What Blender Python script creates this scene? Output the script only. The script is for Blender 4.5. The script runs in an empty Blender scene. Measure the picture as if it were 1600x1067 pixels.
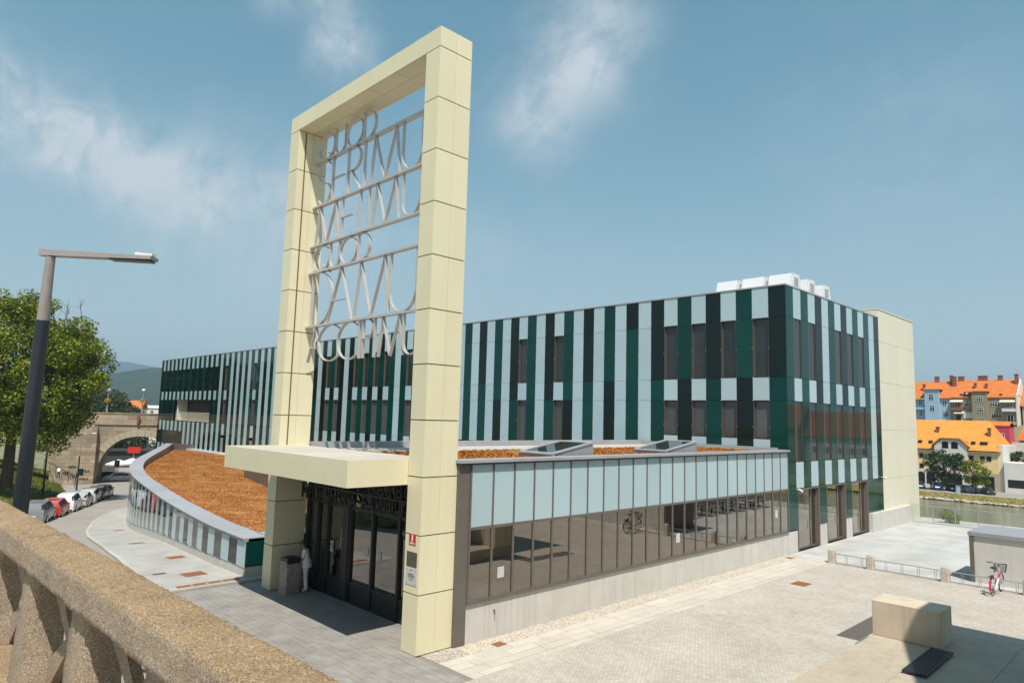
import bpy, bmesh, math, random
import numpy as np
from mathutils import Vector, Matrix
random.seed(7); rng = np.random.default_rng(7)
R = math.radians
scn = bpy.context.scene
COL = scn.collection

# ------------------------------------------------------------------ camera
CAM = Vector((14.515, -10.971, 6.128)); YAW, PIT, ROL = -0.7999, 0.1120, 0.0275
cd = bpy.data.cameras.new('camera'); cam = bpy.data.objects.new('camera', cd); COL.objects.link(cam)
cd.sensor_fit = 'HORIZONTAL'; cd.sensor_width = 36.0; cd.lens = 36.0 * 1057.2 / 1600.0
cd.clip_start = 0.05; cd.clip_end = 30000
Fv = Vector((math.sin(YAW) * math.cos(PIT), math.cos(YAW) * math.cos(PIT), math.sin(PIT)))
R0 = Vector((math.cos(YAW), -math.sin(YAW), 0)); U0 = R0.cross(Fv)
Rv = math.cos(ROL) * R0 + math.sin(ROL) * U0; Uv = -math.sin(ROL) * R0 + math.cos(ROL) * U0
cam.matrix_world = Matrix(((Rv.x, Uv.x, -Fv.x, CAM.x), (Rv.y, Uv.y, -Fv.y, CAM.y), (Rv.z, Uv.z, -Fv.z, CAM.z), (0, 0, 0, 1)))
scn.camera = cam

# ------------------------------------------------------------------ exposure
scn.view_settings.view_transform = 'Standard'; scn.view_settings.look = 'None'
scn.view_settings.exposure = 0.5; scn.view_settings.gamma = 1.0

# ------------------------------------------------------------------ sun and sky
SUN = Vector((0.395, -0.288, 0.872)).normalized()
sl = bpy.data.lights.new('sun', 'SUN'); sl.energy = 4.5; sl.angle = R(0.55); sl.color = (1.0, 0.945, 0.86)
so = bpy.data.objects.new('sun', sl); COL.objects.link(so)
so.rotation_euler = SUN.to_track_quat('Z', 'Y').to_euler(); so.location = (40, -30, 90)
world = bpy.data.worlds.new('World'); scn.world = world; world.use_nodes = True
wn = world.node_tree; wn.nodes.clear(); WL = wn.links.new
def wnode(t, **k):
    n = wn.nodes.new(t)
    for a, b in k.items(): setattr(n, a, b)
    return n
sky = wnode('ShaderNodeTexSky', sky_type='NISHITA', sun_disc=False)
sky.sun_elevation = math.asin(SUN.z); sky.sun_rotation = math.atan2(SUN.x, SUN.y)
sky.altitude = 300; sky.air_density = 1.0; sky.dust_density = 1.2; sky.ozone_density = 1.4
gm = wnode('ShaderNodeGamma'); gm.inputs[1].default_value = 0.72; WL(sky.outputs[0], gm.inputs[0])
hs = wnode('ShaderNodeHueSaturation'); hs.inputs['Hue'].default_value = 0.466; hs.inputs['Saturation'].default_value = 1.48; hs.inputs['Value'].default_value = 1.30
WL(gm.outputs[0], hs.inputs['Color'])
tc = wnode('ShaderNodeTexCoord')
def wmath(op, a, b=None, clamp=False):
    n = wnode('ShaderNodeMath', operation=op, use_clamp=clamp)
    for i, v in enumerate((a, b)):
        if v is None: continue
        if isinstance(v, (int, float)): n.inputs[i].default_value = v
        else: WL(v, n.inputs[i])
    return n.outputs[0]
def wdot(v):
    n = wnode('ShaderNodeVectorMath', operation='DOT_PRODUCT'); WL(tc.outputs['Generated'], n.inputs[0]); n.inputs[1].default_value = v
    return n.outputs['Value']
def skydir(u, v):
    return (Fv + Rv * ((u - 800) / 1057.2) + Uv * ((533.5 - v) / 1057.2)).normalized()
def cloud_mask(u0, v0, u1, v1, width, strength):
    a, b = skydir(u0, v0), skydir(u1, v1); c = ((a + b) / 2).normalized()
    e1 = (b - a); ln = e1.length / 2; e1.normalize(); e1 = (e1 - c * e1.dot(c)).normalized(); e2 = c.cross(e1)
    p = wmath('DIVIDE', wdot(e1), ln); q = wmath('DIVIDE', wdot(e2), width / 1057.2)
    s = wmath('ADD', wmath('POWER', wmath('ABSOLUTE', p), 4.0), wmath('MULTIPLY', q, q))
    m = wmath('MULTIPLY', wmath('POWER', 2.718, wmath('MULTIPLY', s, -1.0)), strength)
    return wmath('MULTIPLY', m, wmath('GREATER_THAN', wdot(c), 0.3))
masks = [cloud_mask(-220, 40, 190, 255, 60, 1.0), cloud_mask(60, 190, 340, 345, 58, 0.95), cloud_mask(240, 290, 560, 340, 80, 0.75), cloud_mask(980, -20, 890, 120, 70, 0.75), cloud_mask(930, 90, 790, 230, 60, 0.85),
         cloud_mask(480, 50, 590, 90, 42, 0.75), cloud_mask(400, 0, 560, -25, 30, 0.6), cloud_mask(900, 390, 300, 440, 70, 0.30), cloud_mask(1560, 130, 1250, 330, 110, 0.18)]
tot = masks[0]
for m_ in masks[1:]: tot = wmath('ADD', tot, m_)
def wnoise(scale, detail, rough, dist, stretch):
    mp = wnode('ShaderNodeMapping'); mp.inputs['Scale'].default_value = stretch; mp.inputs['Rotation'].default_value = (0.3, 0.5, 0.9)
    WL(tc.outputs['Generated'], mp.inputs[0])
    n = wnode('ShaderNodeTexNoise'); WL(mp.outputs[0], n.inputs['Vector'])
    n.inputs['Scale'].default_value = scale; n.inputs['Detail'].default_value = detail; n.inputs['Roughness'].default_value = rough; n.inputs['Distortion'].default_value = dist
    return n.outputs['Fac']
n1 = wnoise(5.0, 10, 0.60, 0.5, (1, 1.7, 1.2)); n2 = wnoise(11, 10, 0.62, 0.9, (1, 1.5, 1.25)); n3 = wnoise(27, 8, 0.62, 0.5, (1, 1.7, 1.3))
nz = wmath('ADD', wmath('ADD', wmath('MULTIPLY', n1, 0.46), wmath('MULTIPLY', n2, 0.34)), wmath('MULTIPLY', n3, 0.20))
dens = wmath('MULTIPLY', tot, wmath('MULTIPLY', wmath('SUBTRACT', nz, 0.37), 5.2, True), True)
base = wmath('MULTIPLY', wmath('SUBTRACT', nz, 0.50, True), 0.28)      # faint cirrus over the whole sky
dens = wmath('ADD', wmath('MULTIPLY', dens, 0.85), base, True)
# aerosol brightening towards the horizon, all round
sz = wnode('ShaderNodeSeparateXYZ'); WL(tc.outputs['Generated'], sz.inputs[0])
hf = wmath('MULTIPLY', wmath('POWER', 2.718, wmath('MULTIPLY', wmath('MAXIMUM', sz.outputs[2], 0.0), -4.6)), 0.92)
mh = wnode('ShaderNodeMixRGB'); WL(hf, mh.inputs[0]); WL(hs.outputs[0], mh.inputs[1]); mh.inputs[2].default_value = (4.3, 4.85, 5.0, 1)
mx = wnode('ShaderNodeMixRGB'); WL(dens, mx.inputs[0]); WL(mh.outputs[0], mx.inputs[1]); mx.inputs[2].default_value = (4.7, 5.1, 5.4, 1)
bg = wnode('ShaderNodeBackground'); WL(mx.outputs[0], bg.inputs[0]); bg.inputs[1].default_value = 0.10
wo = wnode('ShaderNodeOutputWorld'); WL(bg.outputs[0], wo.inputs[0])

# ------------------------------------------------------------------ materials
MATS = {}
def M(name, c1, c2=None, rough=0.6, metal=0.0, spec=0.5, scale=4.0, detail=5, stretch=(1, 1, 1), bump=0.0, bscale=None, rv=0.0, vor=0.0, coat=0.0, streak=None):
    """Procedural principled material: noise mix of two colours in world space, optional bump, per-object value variation."""
    m = bpy.data.materials.new(name); m.use_nodes = True; nt = m.node_tree; L = nt.links.new
    p = nt.nodes['Principled BSDF']; p.inputs['Roughness'].default_value = rough; p.inputs['Metallic'].default_value = metal
    p.inputs['Specular IOR Level'].default_value = spec
    if coat: p.inputs['Coat Weight'].default_value = coat; p.inputs['Coat Roughness'].default_value = 0.05
    c2 = c2 or tuple(0.88 * v for v in c1)
    geo = nt.nodes.new('ShaderNodeNewGeometry'); mp = nt.nodes.new('ShaderNodeMapping'); mp.inputs['Scale'].default_value = stretch
    L(geo.outputs['Position'], mp.inputs[0])
    n = nt.nodes.new('ShaderNodeTexNoise'); n.inputs['Scale'].default_value = scale; n.inputs['Detail'].default_value = detail; n.inputs['Roughness'].default_value = 0.6
    L(mp.outputs[0], n.inputs['Vector'])
    rp = nt.nodes.new('ShaderNodeValToRGB'); rp.color_ramp.elements[0].position = 0.32; rp.color_ramp.elements[1].position = 0.68
    rp.color_ramp.elements[0].color = (*c1, 1); rp.color_ramp.elements[1].color = (*c2, 1); L(n.outputs['Fac'], rp.inputs[0])
    col = rp.outputs[0]
    if vor:
        v = nt.nodes.new('ShaderNodeTexVoronoi'); v.inputs['Scale'].default_value = vor; L(geo.outputs['Position'], v.inputs['Vector'])
        g = nt.nodes.new('ShaderNodeHueSaturation'); mr = nt.nodes.new('ShaderNodeMapRange'); sp = nt.nodes.new('ShaderNodeSeparateColor')
        L(v.outputs['Color'], sp.inputs[0]); L(sp.outputs[0], mr.inputs[0]); mr.inputs[3].default_value = 0.55; mr.inputs[4].default_value = 1.4
        L(mr.outputs[0], g.inputs['Value']); L(col, g.inputs['Color']); col = g.outputs[0]
    if streak:
        n3 = nt.nodes.new('ShaderNodeTexNoise'); mp3 = nt.nodes.new('ShaderNodeMapping'); mp3.inputs['Scale'].default_value = (3.5, 3.5, 0.12)
        L(geo.outputs['Position'], mp3.inputs[0]); L(mp3.outputs[0], n3.inputs['Vector']); n3.inputs['Scale'].default_value = 1.6; n3.inputs['Detail'].default_value = 6
        r3 = nt.nodes.new('ShaderNodeMapRange'); L(n3.outputs['Fac'], r3.inputs[0]); r3.inputs[1].default_value = 0.5; r3.inputs[2].default_value = 0.78; r3.inputs[3].default_value = 0; r3.inputs[4].default_value = streak[3]
        x3 = nt.nodes.new('ShaderNodeMixRGB'); L(r3.outputs[0], x3.inputs[0]); L(col, x3.inputs[1]); x3.inputs[2].default_value = (*streak[:3], 1); col = x3.outputs[0]
    if rv:
        oi = nt.nodes.new('ShaderNodeObjectInfo'); g = nt.nodes.new('ShaderNodeHueSaturation'); mr = nt.nodes.new('ShaderNodeMapRange')
        L(oi.outputs['Random'], mr.inputs[0]); mr.inputs[3].default_value = 1 - rv; mr.inputs[4].default_value = 1 + rv
        L(mr.outputs[0], g.inputs['Value']); L(col, g.inputs['Color']); col = g.outputs[0]
    L(col, p.inputs['Base Color'])
    if bump:
        b = nt.nodes.new('ShaderNodeBump'); b.inputs['Strength'].default_value = bump; b.inputs['Distance'].default_value = 0.02
        nb = nt.nodes.new('ShaderNodeTexNoise'); nb.inputs['Scale'].default_value = bscale or scale * 6; nb.inputs['Detail'].default_value = 6
        L(mp.outputs[0], nb.inputs['Vector']); L(nb.outputs['Fac'], b.inputs['Height']); L(b.outputs[0], p.inputs['Normal'])
    MATS[name] = m; return m
def nodes_of(m): return m.node_tree.nodes, m.node_tree.links.new, m.node_tree.nodes['Principled BSDF']

M('cream', (0.73, 0.67, 0.46), (0.705, 0.64, 0.43), rough=0.42, scale=0.9, rv=0.03, streak=(0.58, 0.52, 0.33, 0.16), bump=0.015, bscale=3)
M('cream_gap', (0.16, 0.11, 0.03), rough=0.8)
M('cream_wall', (0.68, 0.635, 0.495), (0.65, 0.605, 0.47), rough=0.5, scale=0.5, rv=0.02, streak=(0.55, 0.49, 0.32, 0.3))
M('pale_glass', (0.385, 0.50, 0.535), (0.365, 0.48, 0.515), rough=0.16, scale=0.6, rv=0.05, spec=0.5)
M('green_glass', (0.002, 0.043, 0.036), (0.002, 0.037, 0.031), rough=0.05, scale=0.6, rv=0.22, spec=0.3, bump=0.05, bscale=0.9)
M('black_glass', (0.006, 0.014, 0.013), (0.005, 0.011, 0.011), rough=0.05, scale=0.6, rv=0.2, spec=0.28, bump=0.05, bscale=0.9)
M('window_glass', (0.020, 0.024, 0.022), (0.03, 0.035, 0.03), rough=0.03, scale=1.0, rv=0.3, spec=0.6)
M('brown_metal', (0.135, 0.115, 0.10), (0.12, 0.10, 0.088), rough=0.45, scale=2)
M('reveal', (0.085, 0.075, 0.068), (0.07, 0.062, 0.056), rough=0.5, scale=2)
M('window_blind', (0.075, 0.078, 0.078), (0.06, 0.062, 0.062), rough=0.05, scale=1.0, rv=0.35, spec=0.5)
M('grey_metal', (0.27, 0.275, 0.29), (0.24, 0.245, 0.26), rough=0.5, scale=2, rv=0.05)
M('coping_grey', (0.33, 0.335, 0.35), (0.29, 0.295, 0.31), rough=0.5, scale=3, rv=0.06)
M('steel', (0.60, 0.56, 0.52), (0.52, 0.485, 0.45), rough=0.38, metal=0.35, scale=3)
M('dark_metal', (0.025, 0.028, 0.030), rough=0.4, scale=3)
M('plinth', (0.56, 0.535, 0.49), (0.50, 0.475, 0.43), rough=0.75, scale=1.2, streak=(0.36, 0.33, 0.29, 0.5), bump=0.15, bscale=30, rv=0.03)
M('concrete', (0.43, 0.37, 0.285), (0.36, 0.305, 0.23), rough=0.8, scale=1.1, streak=(0.27, 0.21, 0.15, 0.55), bump=0.2, bscale=25)
M('terrace', (0.48, 0.485, 0.475), (0.34, 0.335, 0.32), rough=0.7, scale=0.55, detail=7, bump=0.08, bscale=20)
M('slab_light', (0.50, 0.46, 0.40), (0.44, 0.40, 0.34), rough=0.75, scale=1.5, rv=0.07, bump=0.2, bscale=40)
M('slab_grey', (0.30, 0.285, 0.26), (0.225, 0.21, 0.19), rough=0.75, scale=1.3, rv=0.07, bump=0.25, bscale=30)
M('slab_base', (0.22, 0.20, 0.17), rough=0.9)
M('pavement', (0.40, 0.39, 0.36), (0.31, 0.30, 0.275), rough=0.8, scale=0.7, detail=7, bump=0.2, bscale=20)
M('road', (0.31, 0.28, 0.25), (0.265, 0.24, 0.21), rough=0.85, scale=0.35, detail=8, bump=0.2, bscale=20)
M('kerb', (0.47, 0.43, 0.37), (0.40, 0.37, 0.32), rough=0.8, scale=3, rv=0.08)
M('gravel', (0.42, 0.385, 0.325), (0.34, 0.305, 0.255), rough=0.9, scale=6, vor=28, bump=0.8, bscale=40)
M('rust', (0.30, 0.115, 0.045), (0.20, 0.075, 0.03), rough=0.8, scale=9)
M('granite', (0.50, 0.44, 0.37), (0.40, 0.35, 0.29), rough=0.8, scale=12, vor=70, bump=0.3, bscale=60)
M('bin_stone', (0.42, 0.36, 0.31), (0.28, 0.235, 0.20), rough=0.8, scale=8, vor=55, bump=0.4, bscale=80)
M('sedum', (0.26, 0.085, 0.022), (0.42, 0.20, 0.055), rough=0.95, scale=0.55, detail=9, stretch=(1, 1.6, 1), bump=0.9, bscale=9)
M('white_paint', (0.68, 0.68, 0.68), (0.64, 0.64, 0.64), rough=0.4, scale=2)
M('white_plastic', (0.78, 0.78, 0.76), rough=0.4)
M('black_rubber', (0.015, 0.015, 0.016), rough=0.7)
M('black', (0.012, 0.012, 0.012), rough=0.5)
M('chrome', (0.6, 0.6, 0.6), rough=0.2, metal=0.9)
M('lamp_dark', (0.020, 0.028, 0.036), rough=0.45, scale=2)
M('lamp_grey', (0.32, 0.29, 0.275), (0.27, 0.245, 0.23), rough=0.5, scale=8)
M('red_sign', (0.55, 0.03, 0.02), rough=0.4)
M('blue_sign', (0.02, 0.12, 0.40), rough=0.4)
M('bronze', (0.16, 0.13, 0.095), (0.12, 0.10, 0.075), rough=0.35, scale=6, metal=0.4)
M('paper', (0.55, 0.55, 0.54), rough=0.6)
M('ink', (0.10, 0.10, 0.10), rough=0.7)
M('earth', (0.22, 0.19, 0.12), (0.14, 0.15, 0.07), rough=0.95, scale=0.08, detail=8)
M('grass', (0.13, 0.17, 0.035), (0.22, 0.21, 0.05), rough=0.95, scale=0.5, detail=8, bump=0.8, bscale=6)
M('dry_grass', (0.30, 0.25, 0.07), (0.21, 0.19, 0.06), rough=0.95, scale=0.6, detail=8, bump=0.6, bscale=5)
M('bark', (0.10, 0.075, 0.05), (0.06, 0.045, 0.03), rough=0.9, scale=5, stretch=(1, 1, 0.3), bump=0.6, bscale=12)
M('stucco_beige', (0.42, 0.36, 0.26), (0.38, 0.325, 0.235), rough=0.9, scale=0.8)
M('skin', (0.42, 0.22, 0.15), rough=0.55)
M('hair', (0.03, 0.018, 0.012), rough=0.5)
M('cloth_white', (0.88, 0.89, 0.91), (0.83, 0.84, 0.88), rough=0.85, scale=14, bump=0.4, bscale=16)
M('cloth_dark', (0.04, 0.045, 0.06), rough=0.85)
M('interior', (0.20, 0.185, 0.165), rough=0.8)
M('interior_dark', (0.035, 0.035, 0.035), rough=0.7)
M('handle_pink', (0.55, 0.02, 0.09), rough=0.35)

def leafmat(name, dark, light, yellow, trans=0.35):
    m = bpy.data.materials.new(name); m.use_nodes = True; nt = m.node_tree; L = nt.links.new; nt.nodes.clear()
    g = nt.nodes.new('ShaderNodeNewGeometry'); rp = nt.nodes.new('ShaderNodeValToRGB'); e = rp.color_ramp.elements
    e[0].color = (*dark, 1); e[0].position = 0; e[1].color = (*yellow, 1); e[1].position = 1; k = e.new(0.6); k.color = (*light, 1)
    L(g.outputs['Random Per Island'], rp.inputs[0])
    d = nt.nodes.new('ShaderNodeBsdfDiffuse'); t = nt.nodes.new('ShaderNodeBsdfTranslucent'); gl = nt.nodes.new('ShaderNodeBsdfGlossy'); gl.inputs['Roughness'].default_value = 0.45
    gl.inputs['Color'].default_value = (0.5, 0.5, 0.45, 1)
    L(rp.outputs[0], d.inputs[0]); L(rp.outputs[0], t.inputs[0])
    x = nt.nodes.new('ShaderNodeMixShader'); x.inputs[0].default_value = trans; L(d.outputs[0], x.inputs[1]); L(t.outputs[0], x.inputs[2])
    y = nt.nodes.new('ShaderNodeMixShader'); y.inputs[0].default_value = 0.03; L(x.outputs[0], y.inputs[1]); L(gl.outputs[0], y.inputs[2])
    o = nt.nodes.new('ShaderNodeOutputMaterial'); L(y.outputs[0], o.inputs[0]); MATS[name] = m
leafmat('leaf', (0.045, 0.085, 0.010), (0.155, 0.20, 0.018), (0.33, 0.33, 0.035), 0.22)
leafmat('leaf_dark', (0.02, 0.045, 0.012), (0.045, 0.075, 0.02), (0.09, 0.11, 0.03))
leafmat('sedum_tuft', (0.17, 0.055, 0.012), (0.36, 0.125, 0.018), (0.45, 0.23, 0.045), 0.2)
def patchy(name, pale, sc):
    nt = MATS[name].node_tree; L = nt.links.new; rp = [n for n in nt.nodes if n.type == 'VALTORGB'][0]; ge = [n for n in nt.nodes if n.type == 'NEW_GEOMETRY'][0]
    n = nt.nodes.new('ShaderNodeTexNoise'); n.inputs['Scale'].default_value = sc; n.inputs['Detail'].default_value = 7; mp = nt.nodes.new('ShaderNodeMapping'); mp.inputs['Rotation'].default_value = (0, 0, .8); mp.inputs['Scale'].default_value = (1, 2.6, 1); L(ge.outputs['Position'], mp.inputs[0]); L(mp.outputs[0], n.inputs['Vector'])
    mr = nt.nodes.new('ShaderNodeMapRange'); L(n.outputs['Fac'], mr.inputs[0]); mr.inputs[1].default_value = .50; mr.inputs[2].default_value = .72
    x = nt.nodes.new('ShaderNodeMixRGB'); L(mr.outputs[0], x.inputs[0]); L(rp.outputs[0], x.inputs[1]); x.inputs[2].default_value = (*pale, 1)
    for nd in nt.nodes:
        if nd.type in ('BSDF_DIFFUSE', 'BSDF_TRANSLUCENT'): L(x.outputs[0], nd.inputs[0])
patchy('sedum_tuft', (.50, .33, .12), .35)
leafmat('grass_blade', (0.07, 0.10, 0.015), (0.13, 0.16, 0.03), (0.24, 0.23, 0.06), 0.3)
leafmat('dry_blade', (0.12, 0.10, 0.03), (0.20, 0.165, 0.05), (0.30, 0.24, 0.08), 0.2)
leafmat('pebble', (0.33, 0.28, 0.21), (0.52, 0.46, 0.36), (0.68, 0.63, 0.54), 0.0)
leafmat('flower', (0.30, 0.28, 0.03), (0.45, 0.36, 0.03), (0.55, 0.10, 0.05), 0.2)

def glassmat(name, tint, base, fres, refl=(0.93, 0.92, 0.88), rough=0.0):
    m = bpy.data.materials.new(name); m.use_nodes = True; nt = m.node_tree; L = nt.links.new; nt.nodes.clear()
    t = nt.nodes.new('ShaderNodeBsdfTransparent'); t.inputs[0].default_value = (*tint, 1)
    g = nt.nodes.new('ShaderNodeBsdfGlossy'); g.inputs['Roughness'].default_value = rough; g.inputs['Color'].default_value = (*refl, 1)
    f = nt.nodes.new('ShaderNodeFresnel'); f.inputs[0].default_value = 1.52
    a = nt.nodes.new('ShaderNodeMath'); a.operation = 'MULTIPLY_ADD'; a.inputs[1].default_value = fres; a.inputs[2].default_value = base; a.use_clamp = True
    L(f.outputs[0], a.inputs[0]); x = nt.nodes.new('ShaderNodeMixShader'); L(a.outputs[0], x.inputs[0]); L(t.outputs[0], x.inputs[1]); L(g.outputs[0], x.inputs[2])
    # slightly wavy panes
    n = nt.nodes.new('ShaderNodeTexNoise'); n.inputs['Scale'].default_value = 1.3; ge = nt.nodes.new('ShaderNodeNewGeometry'); L(ge.outputs['Position'], n.inputs['Vector'])
    b = nt.nodes.new('ShaderNodeBump'); b.inputs['Strength'].default_value = 0.02; b.inputs['Distance'].default_value = 0.05; L(n.outputs['Fac'], b.inputs['Height']); L(b.outputs[0], g.inputs['Normal'])
    o = nt.nodes.new('ShaderNodeOutputMaterial'); L(x.outputs[0], o.inputs[0]); MATS[name] = m
glassmat('clear_glass', (0.66, 0.60, 0.53), 0.20, 1.5, (1.0, 0.93, 0.84), 0.012)
glassmat('rail_glass', (0.90, 0.93, 0.91), 0.02, 1.0)
glassmat('door_glass', (0.42, 0.43, 0.42), 0.16, 1.6)

def brickmat(name, c1, c2, mortar, bw, bh, ms, rough, coords, bump=0.5, var=None, offs=0.5):
    """Brick pattern for stone courses / cobbles too small to build; coords = 'xy' (ground) or 'xz'-like via object coordinates."""
    m = M(name, c1, c2, rough=rough, scale=0.6, detail=7); N, L, p = nodes_of(m)
    g = N.new('ShaderNodeNewGeometry'); t = N.new('ShaderNodeTexCoord'); mp = N.new('ShaderNodeMapping')
    if coords == 'xy': L(g.outputs['Position'], mp.inputs[0])
    else:
        sp = N.new('ShaderNodeSeparateXYZ'); cb = N.new('ShaderNodeCombineXYZ'); L(t.outputs['Object'], sp.inputs[0]); L(sp.outputs[0], cb.inputs[0]); L(sp.outputs[2], cb.inputs[1]); L(cb.outputs[0], mp.inputs[0])
    nv = N.new('ShaderNodeTexNoise'); nv.inputs['Scale'].default_value = 2.5 / bw; nv.inputs['Detail'].default_value = 3; L(mp.outputs[0], nv.inputs['Vector'])
    mv = N.new('ShaderNodeVectorMath'); mv.operation = 'MULTIPLY_ADD'; L(nv.outputs['Color'], mv.inputs[0]); mv.inputs[1].default_value = (bw * 0.28,) * 3; L(mp.outputs[0], mv.inputs[2])
    b = N.new('ShaderNodeTexBrick'); L(mv.outputs[0], b.inputs['Vector']); b.inputs['Scale'].default_value = 1; b.inputs['Brick Width'].default_value = bw; b.inputs['Row Height'].default_value = bh
    b.inputs['Mortar Size'].default_value = ms; b.inputs['Mortar Smooth'].default_value = 0.5; b.inputs['Bias'].default_value = 0.0; b.offset = offs
    v = var or 0.75
    b.inputs['Color1'].default_value = (v, v, v, 1); b.inputs['Color2'].default_value = (1.12, 1.10, 1.08, 1); b.inputs['Mortar'].default_value = (*mortar, 1)
    x = N.new('ShaderNodeMixRGB'); x.blend_type = 'MULTIPLY'; x.inputs[0].default_value = 1; old = p.inputs['Base Color'].links[0].from_socket
    L(old, x.inputs[1]); L(b.outputs['Color'], x.inputs[2]); L(x.outputs[0], p.inputs['Base Color'])
    bp = N.new('ShaderNodeBump'); bp.inputs['Strength'].default_value = bump; bp.inputs['Distance'].default_value = bh * 0.2; bp.invert = True
    L(b.outputs['Fac'], bp.inputs['Height']); L(bp.outputs[0], p.inputs['Normal'])
    return m
brickmat('cobbles', (0.475, 0.438, 0.382), (0.385, 0.352, 0.305), (0.76, 0.72, 0.67), 0.115, 0.10, 0.009, 0.85, 'xy', 0.45, 0.88)
def stains(name, col, amt, sc):
    N, L, p = nodes_of(MATS[name]); old = p.inputs['Base Color'].links[0].from_socket; ge = N.new('ShaderNodeNewGeometry'); n = N.new('ShaderNodeTexNoise'); n.inputs['Scale'].default_value = sc; n.inputs['Detail'].default_value = 9; n.inputs['Roughness'].default_value = .7; n.inputs['Distortion'].default_value = 1.5
    L(ge.outputs['Position'], n.inputs['Vector']); mr = N.new('ShaderNodeMapRange'); L(n.outputs['Fac'], mr.inputs[0]); mr.inputs[1].default_value = .52; mr.inputs[2].default_value = .72; mr.inputs[4].default_value = amt
    x = N.new('ShaderNodeMixRGB'); L(mr.outputs[0], x.inputs[0]); L(old, x.inputs[1]); x.inputs[2].default_value = (*col, 1); L(x.outputs[0], p.inputs['Base Color'])
stains('cobbles', (.27, .235, .19), .35, .35); stains('slab_light', (.30, .26, .21), .4, .9); stains('terrace', (.27, .25, .225), .45, .28); stains('pavement', (.22, .20, .18), .5, .4); stains('slab_grey', (.15, .14, .125), .5, .7); stains('road', (.16, .15, .135), .45, .25)
brickmat('stone', (0.40, 0.32, 0.235), (0.30, 0.235, 0.17), (0.55, 0.5, 0.45), 1.3, 0.62, 0.02, 0.9, 'xz', 0.5, 0.72)
brickmat('rooftile', (0.60, 0.185, 0.035), (0.52, 0.145, 0.028), (0.72, 0.68, 0.65), 0.30, 0.36, 0.03, 0.85, 'xy', 0.4, 0.85)
brickmat('rooftile_bright', (0.72, 0.29, 0.045), (0.66, 0.245, 0.035), (0.75, 0.7, 0.68), 0.30, 0.36, 0.03, 0.85, 'xy', 0.4, 0.85)

def aggregate():
    m = M('aggregate', (0.52, 0.37, 0.22), (0.29, 0.20, 0.12), rough=0.9, scale=3.2, detail=10, streak=(0.07, 0.05, 0.035, 0.45)); N, L, p = nodes_of(m)
    g = N.new('ShaderNodeNewGeometry')
    v = N.new('ShaderNodeTexVoronoi'); v.inputs['Scale'].default_value = 150; L(g.outputs['Position'], v.inputs['Vector'])
    v2 = N.new('ShaderNodeTexVoronoi'); v2.inputs['Scale'].default_value = 330; L(g.outputs['Position'], v2.inputs['Vector'])
    sp = N.new('ShaderNodeSeparateColor'); L(v.outputs['Color'], sp.inputs[0])
    r = N.new('ShaderNodeValToRGB'); e = r.color_ramp.elements; e[0].color = (0.13, 0.07, 0.03, 1); e[1].color = (0.80, 0.72, 0.60, 1)
    for pos, c in ((0.25, (0.31, 0.195, 0.095, 1)), (0.5, (0.45, 0.305, 0.16, 1)), (0.78, (0.58, 0.43, 0.255, 1))):
        k = e.new(pos); k.color = c
    L(sp.outputs[0], r.inputs[0])
    x = N.new('ShaderNodeMixRGB'); x.inputs[0].default_value = 0.55; old = p.inputs['Base Color'].links[0].from_socket
    L(old, x.inputs[1]); L(r.outputs[0], x.inputs[2])
    # less saturated colour on the sides, stronger brown on upward faces
    sx = N.new('ShaderNodeSeparateXYZ'); L(g.outputs['Normal'], sx.inputs[0])
    mr = N.new('ShaderNodeMapRange'); L(sx.outputs[2], mr.inputs[0]); mr.inputs[1].default_value = 0.2; mr.inputs[2].default_value = 0.8; mr.inputs[3].default_value = 0.78; mr.inputs[4].default_value = 1.08
    h = N.new('ShaderNodeHueSaturation'); L(mr.outputs[0], h.inputs['Saturation']); L(x.outputs[0], h.inputs['Color']); L(h.outputs[0], p.inputs['Base Color'])
    ad = N.new('ShaderNodeMath'); ad.operation = 'ADD'; L(v.outputs['Distance'], ad.inputs[0]); L(v2.outputs['Distance'], ad.inputs[1])
    b = N.new('ShaderNodeBump'); b.inputs['Strength'].default_value = 1.0; b.inputs['Distance'].default_value = 0.006; b.invert = True; L(ad.outputs[0], b.inputs['Height']); L(b.outputs[0], p.inputs['Normal'])
aggregate()
def watermat():
    m = M('water', (0.165, 0.17, 0.115), (0.185, 0.185, 0.13), rough=0.10, scale=0.03); N, L, p = nodes_of(m)
    g = N.new('ShaderNodeNewGeometry'); n = N.new('ShaderNodeTexNoise'); n.inputs['Scale'].default_value = 0.7; n.inputs['Detail'].default_value = 6
    mp = N.new('ShaderNodeMapping'); mp.inputs['Scale'].default_value = (0.5, 1.4, 1); L(g.outputs['Position'], mp.inputs[0]); L(mp.outputs[0], n.inputs['Vector'])
    b = N.new('ShaderNodeBump'); b.inputs['Strength'].default_value = 0.35; b.inputs['Distance'].default_value = 0.25; L(n.outputs['Fac'], b.inputs['Height']); L(b.outputs[0], p.inputs['Normal'])
watermat()
def hillmat(name, a, b_, sc):
    M(name, a, b_, rough=1.0, scale=sc, detail=9, spec=0.1, bump=0.0)
hillmat('forest_near', (0.010, 0.020, 0.009), (0.030, 0.046, 0.018), 0.018)
hillmat('forest_far', (0.012, 0.022, 0.012), (0.03, 0.042, 0.022), 0.005)

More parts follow.
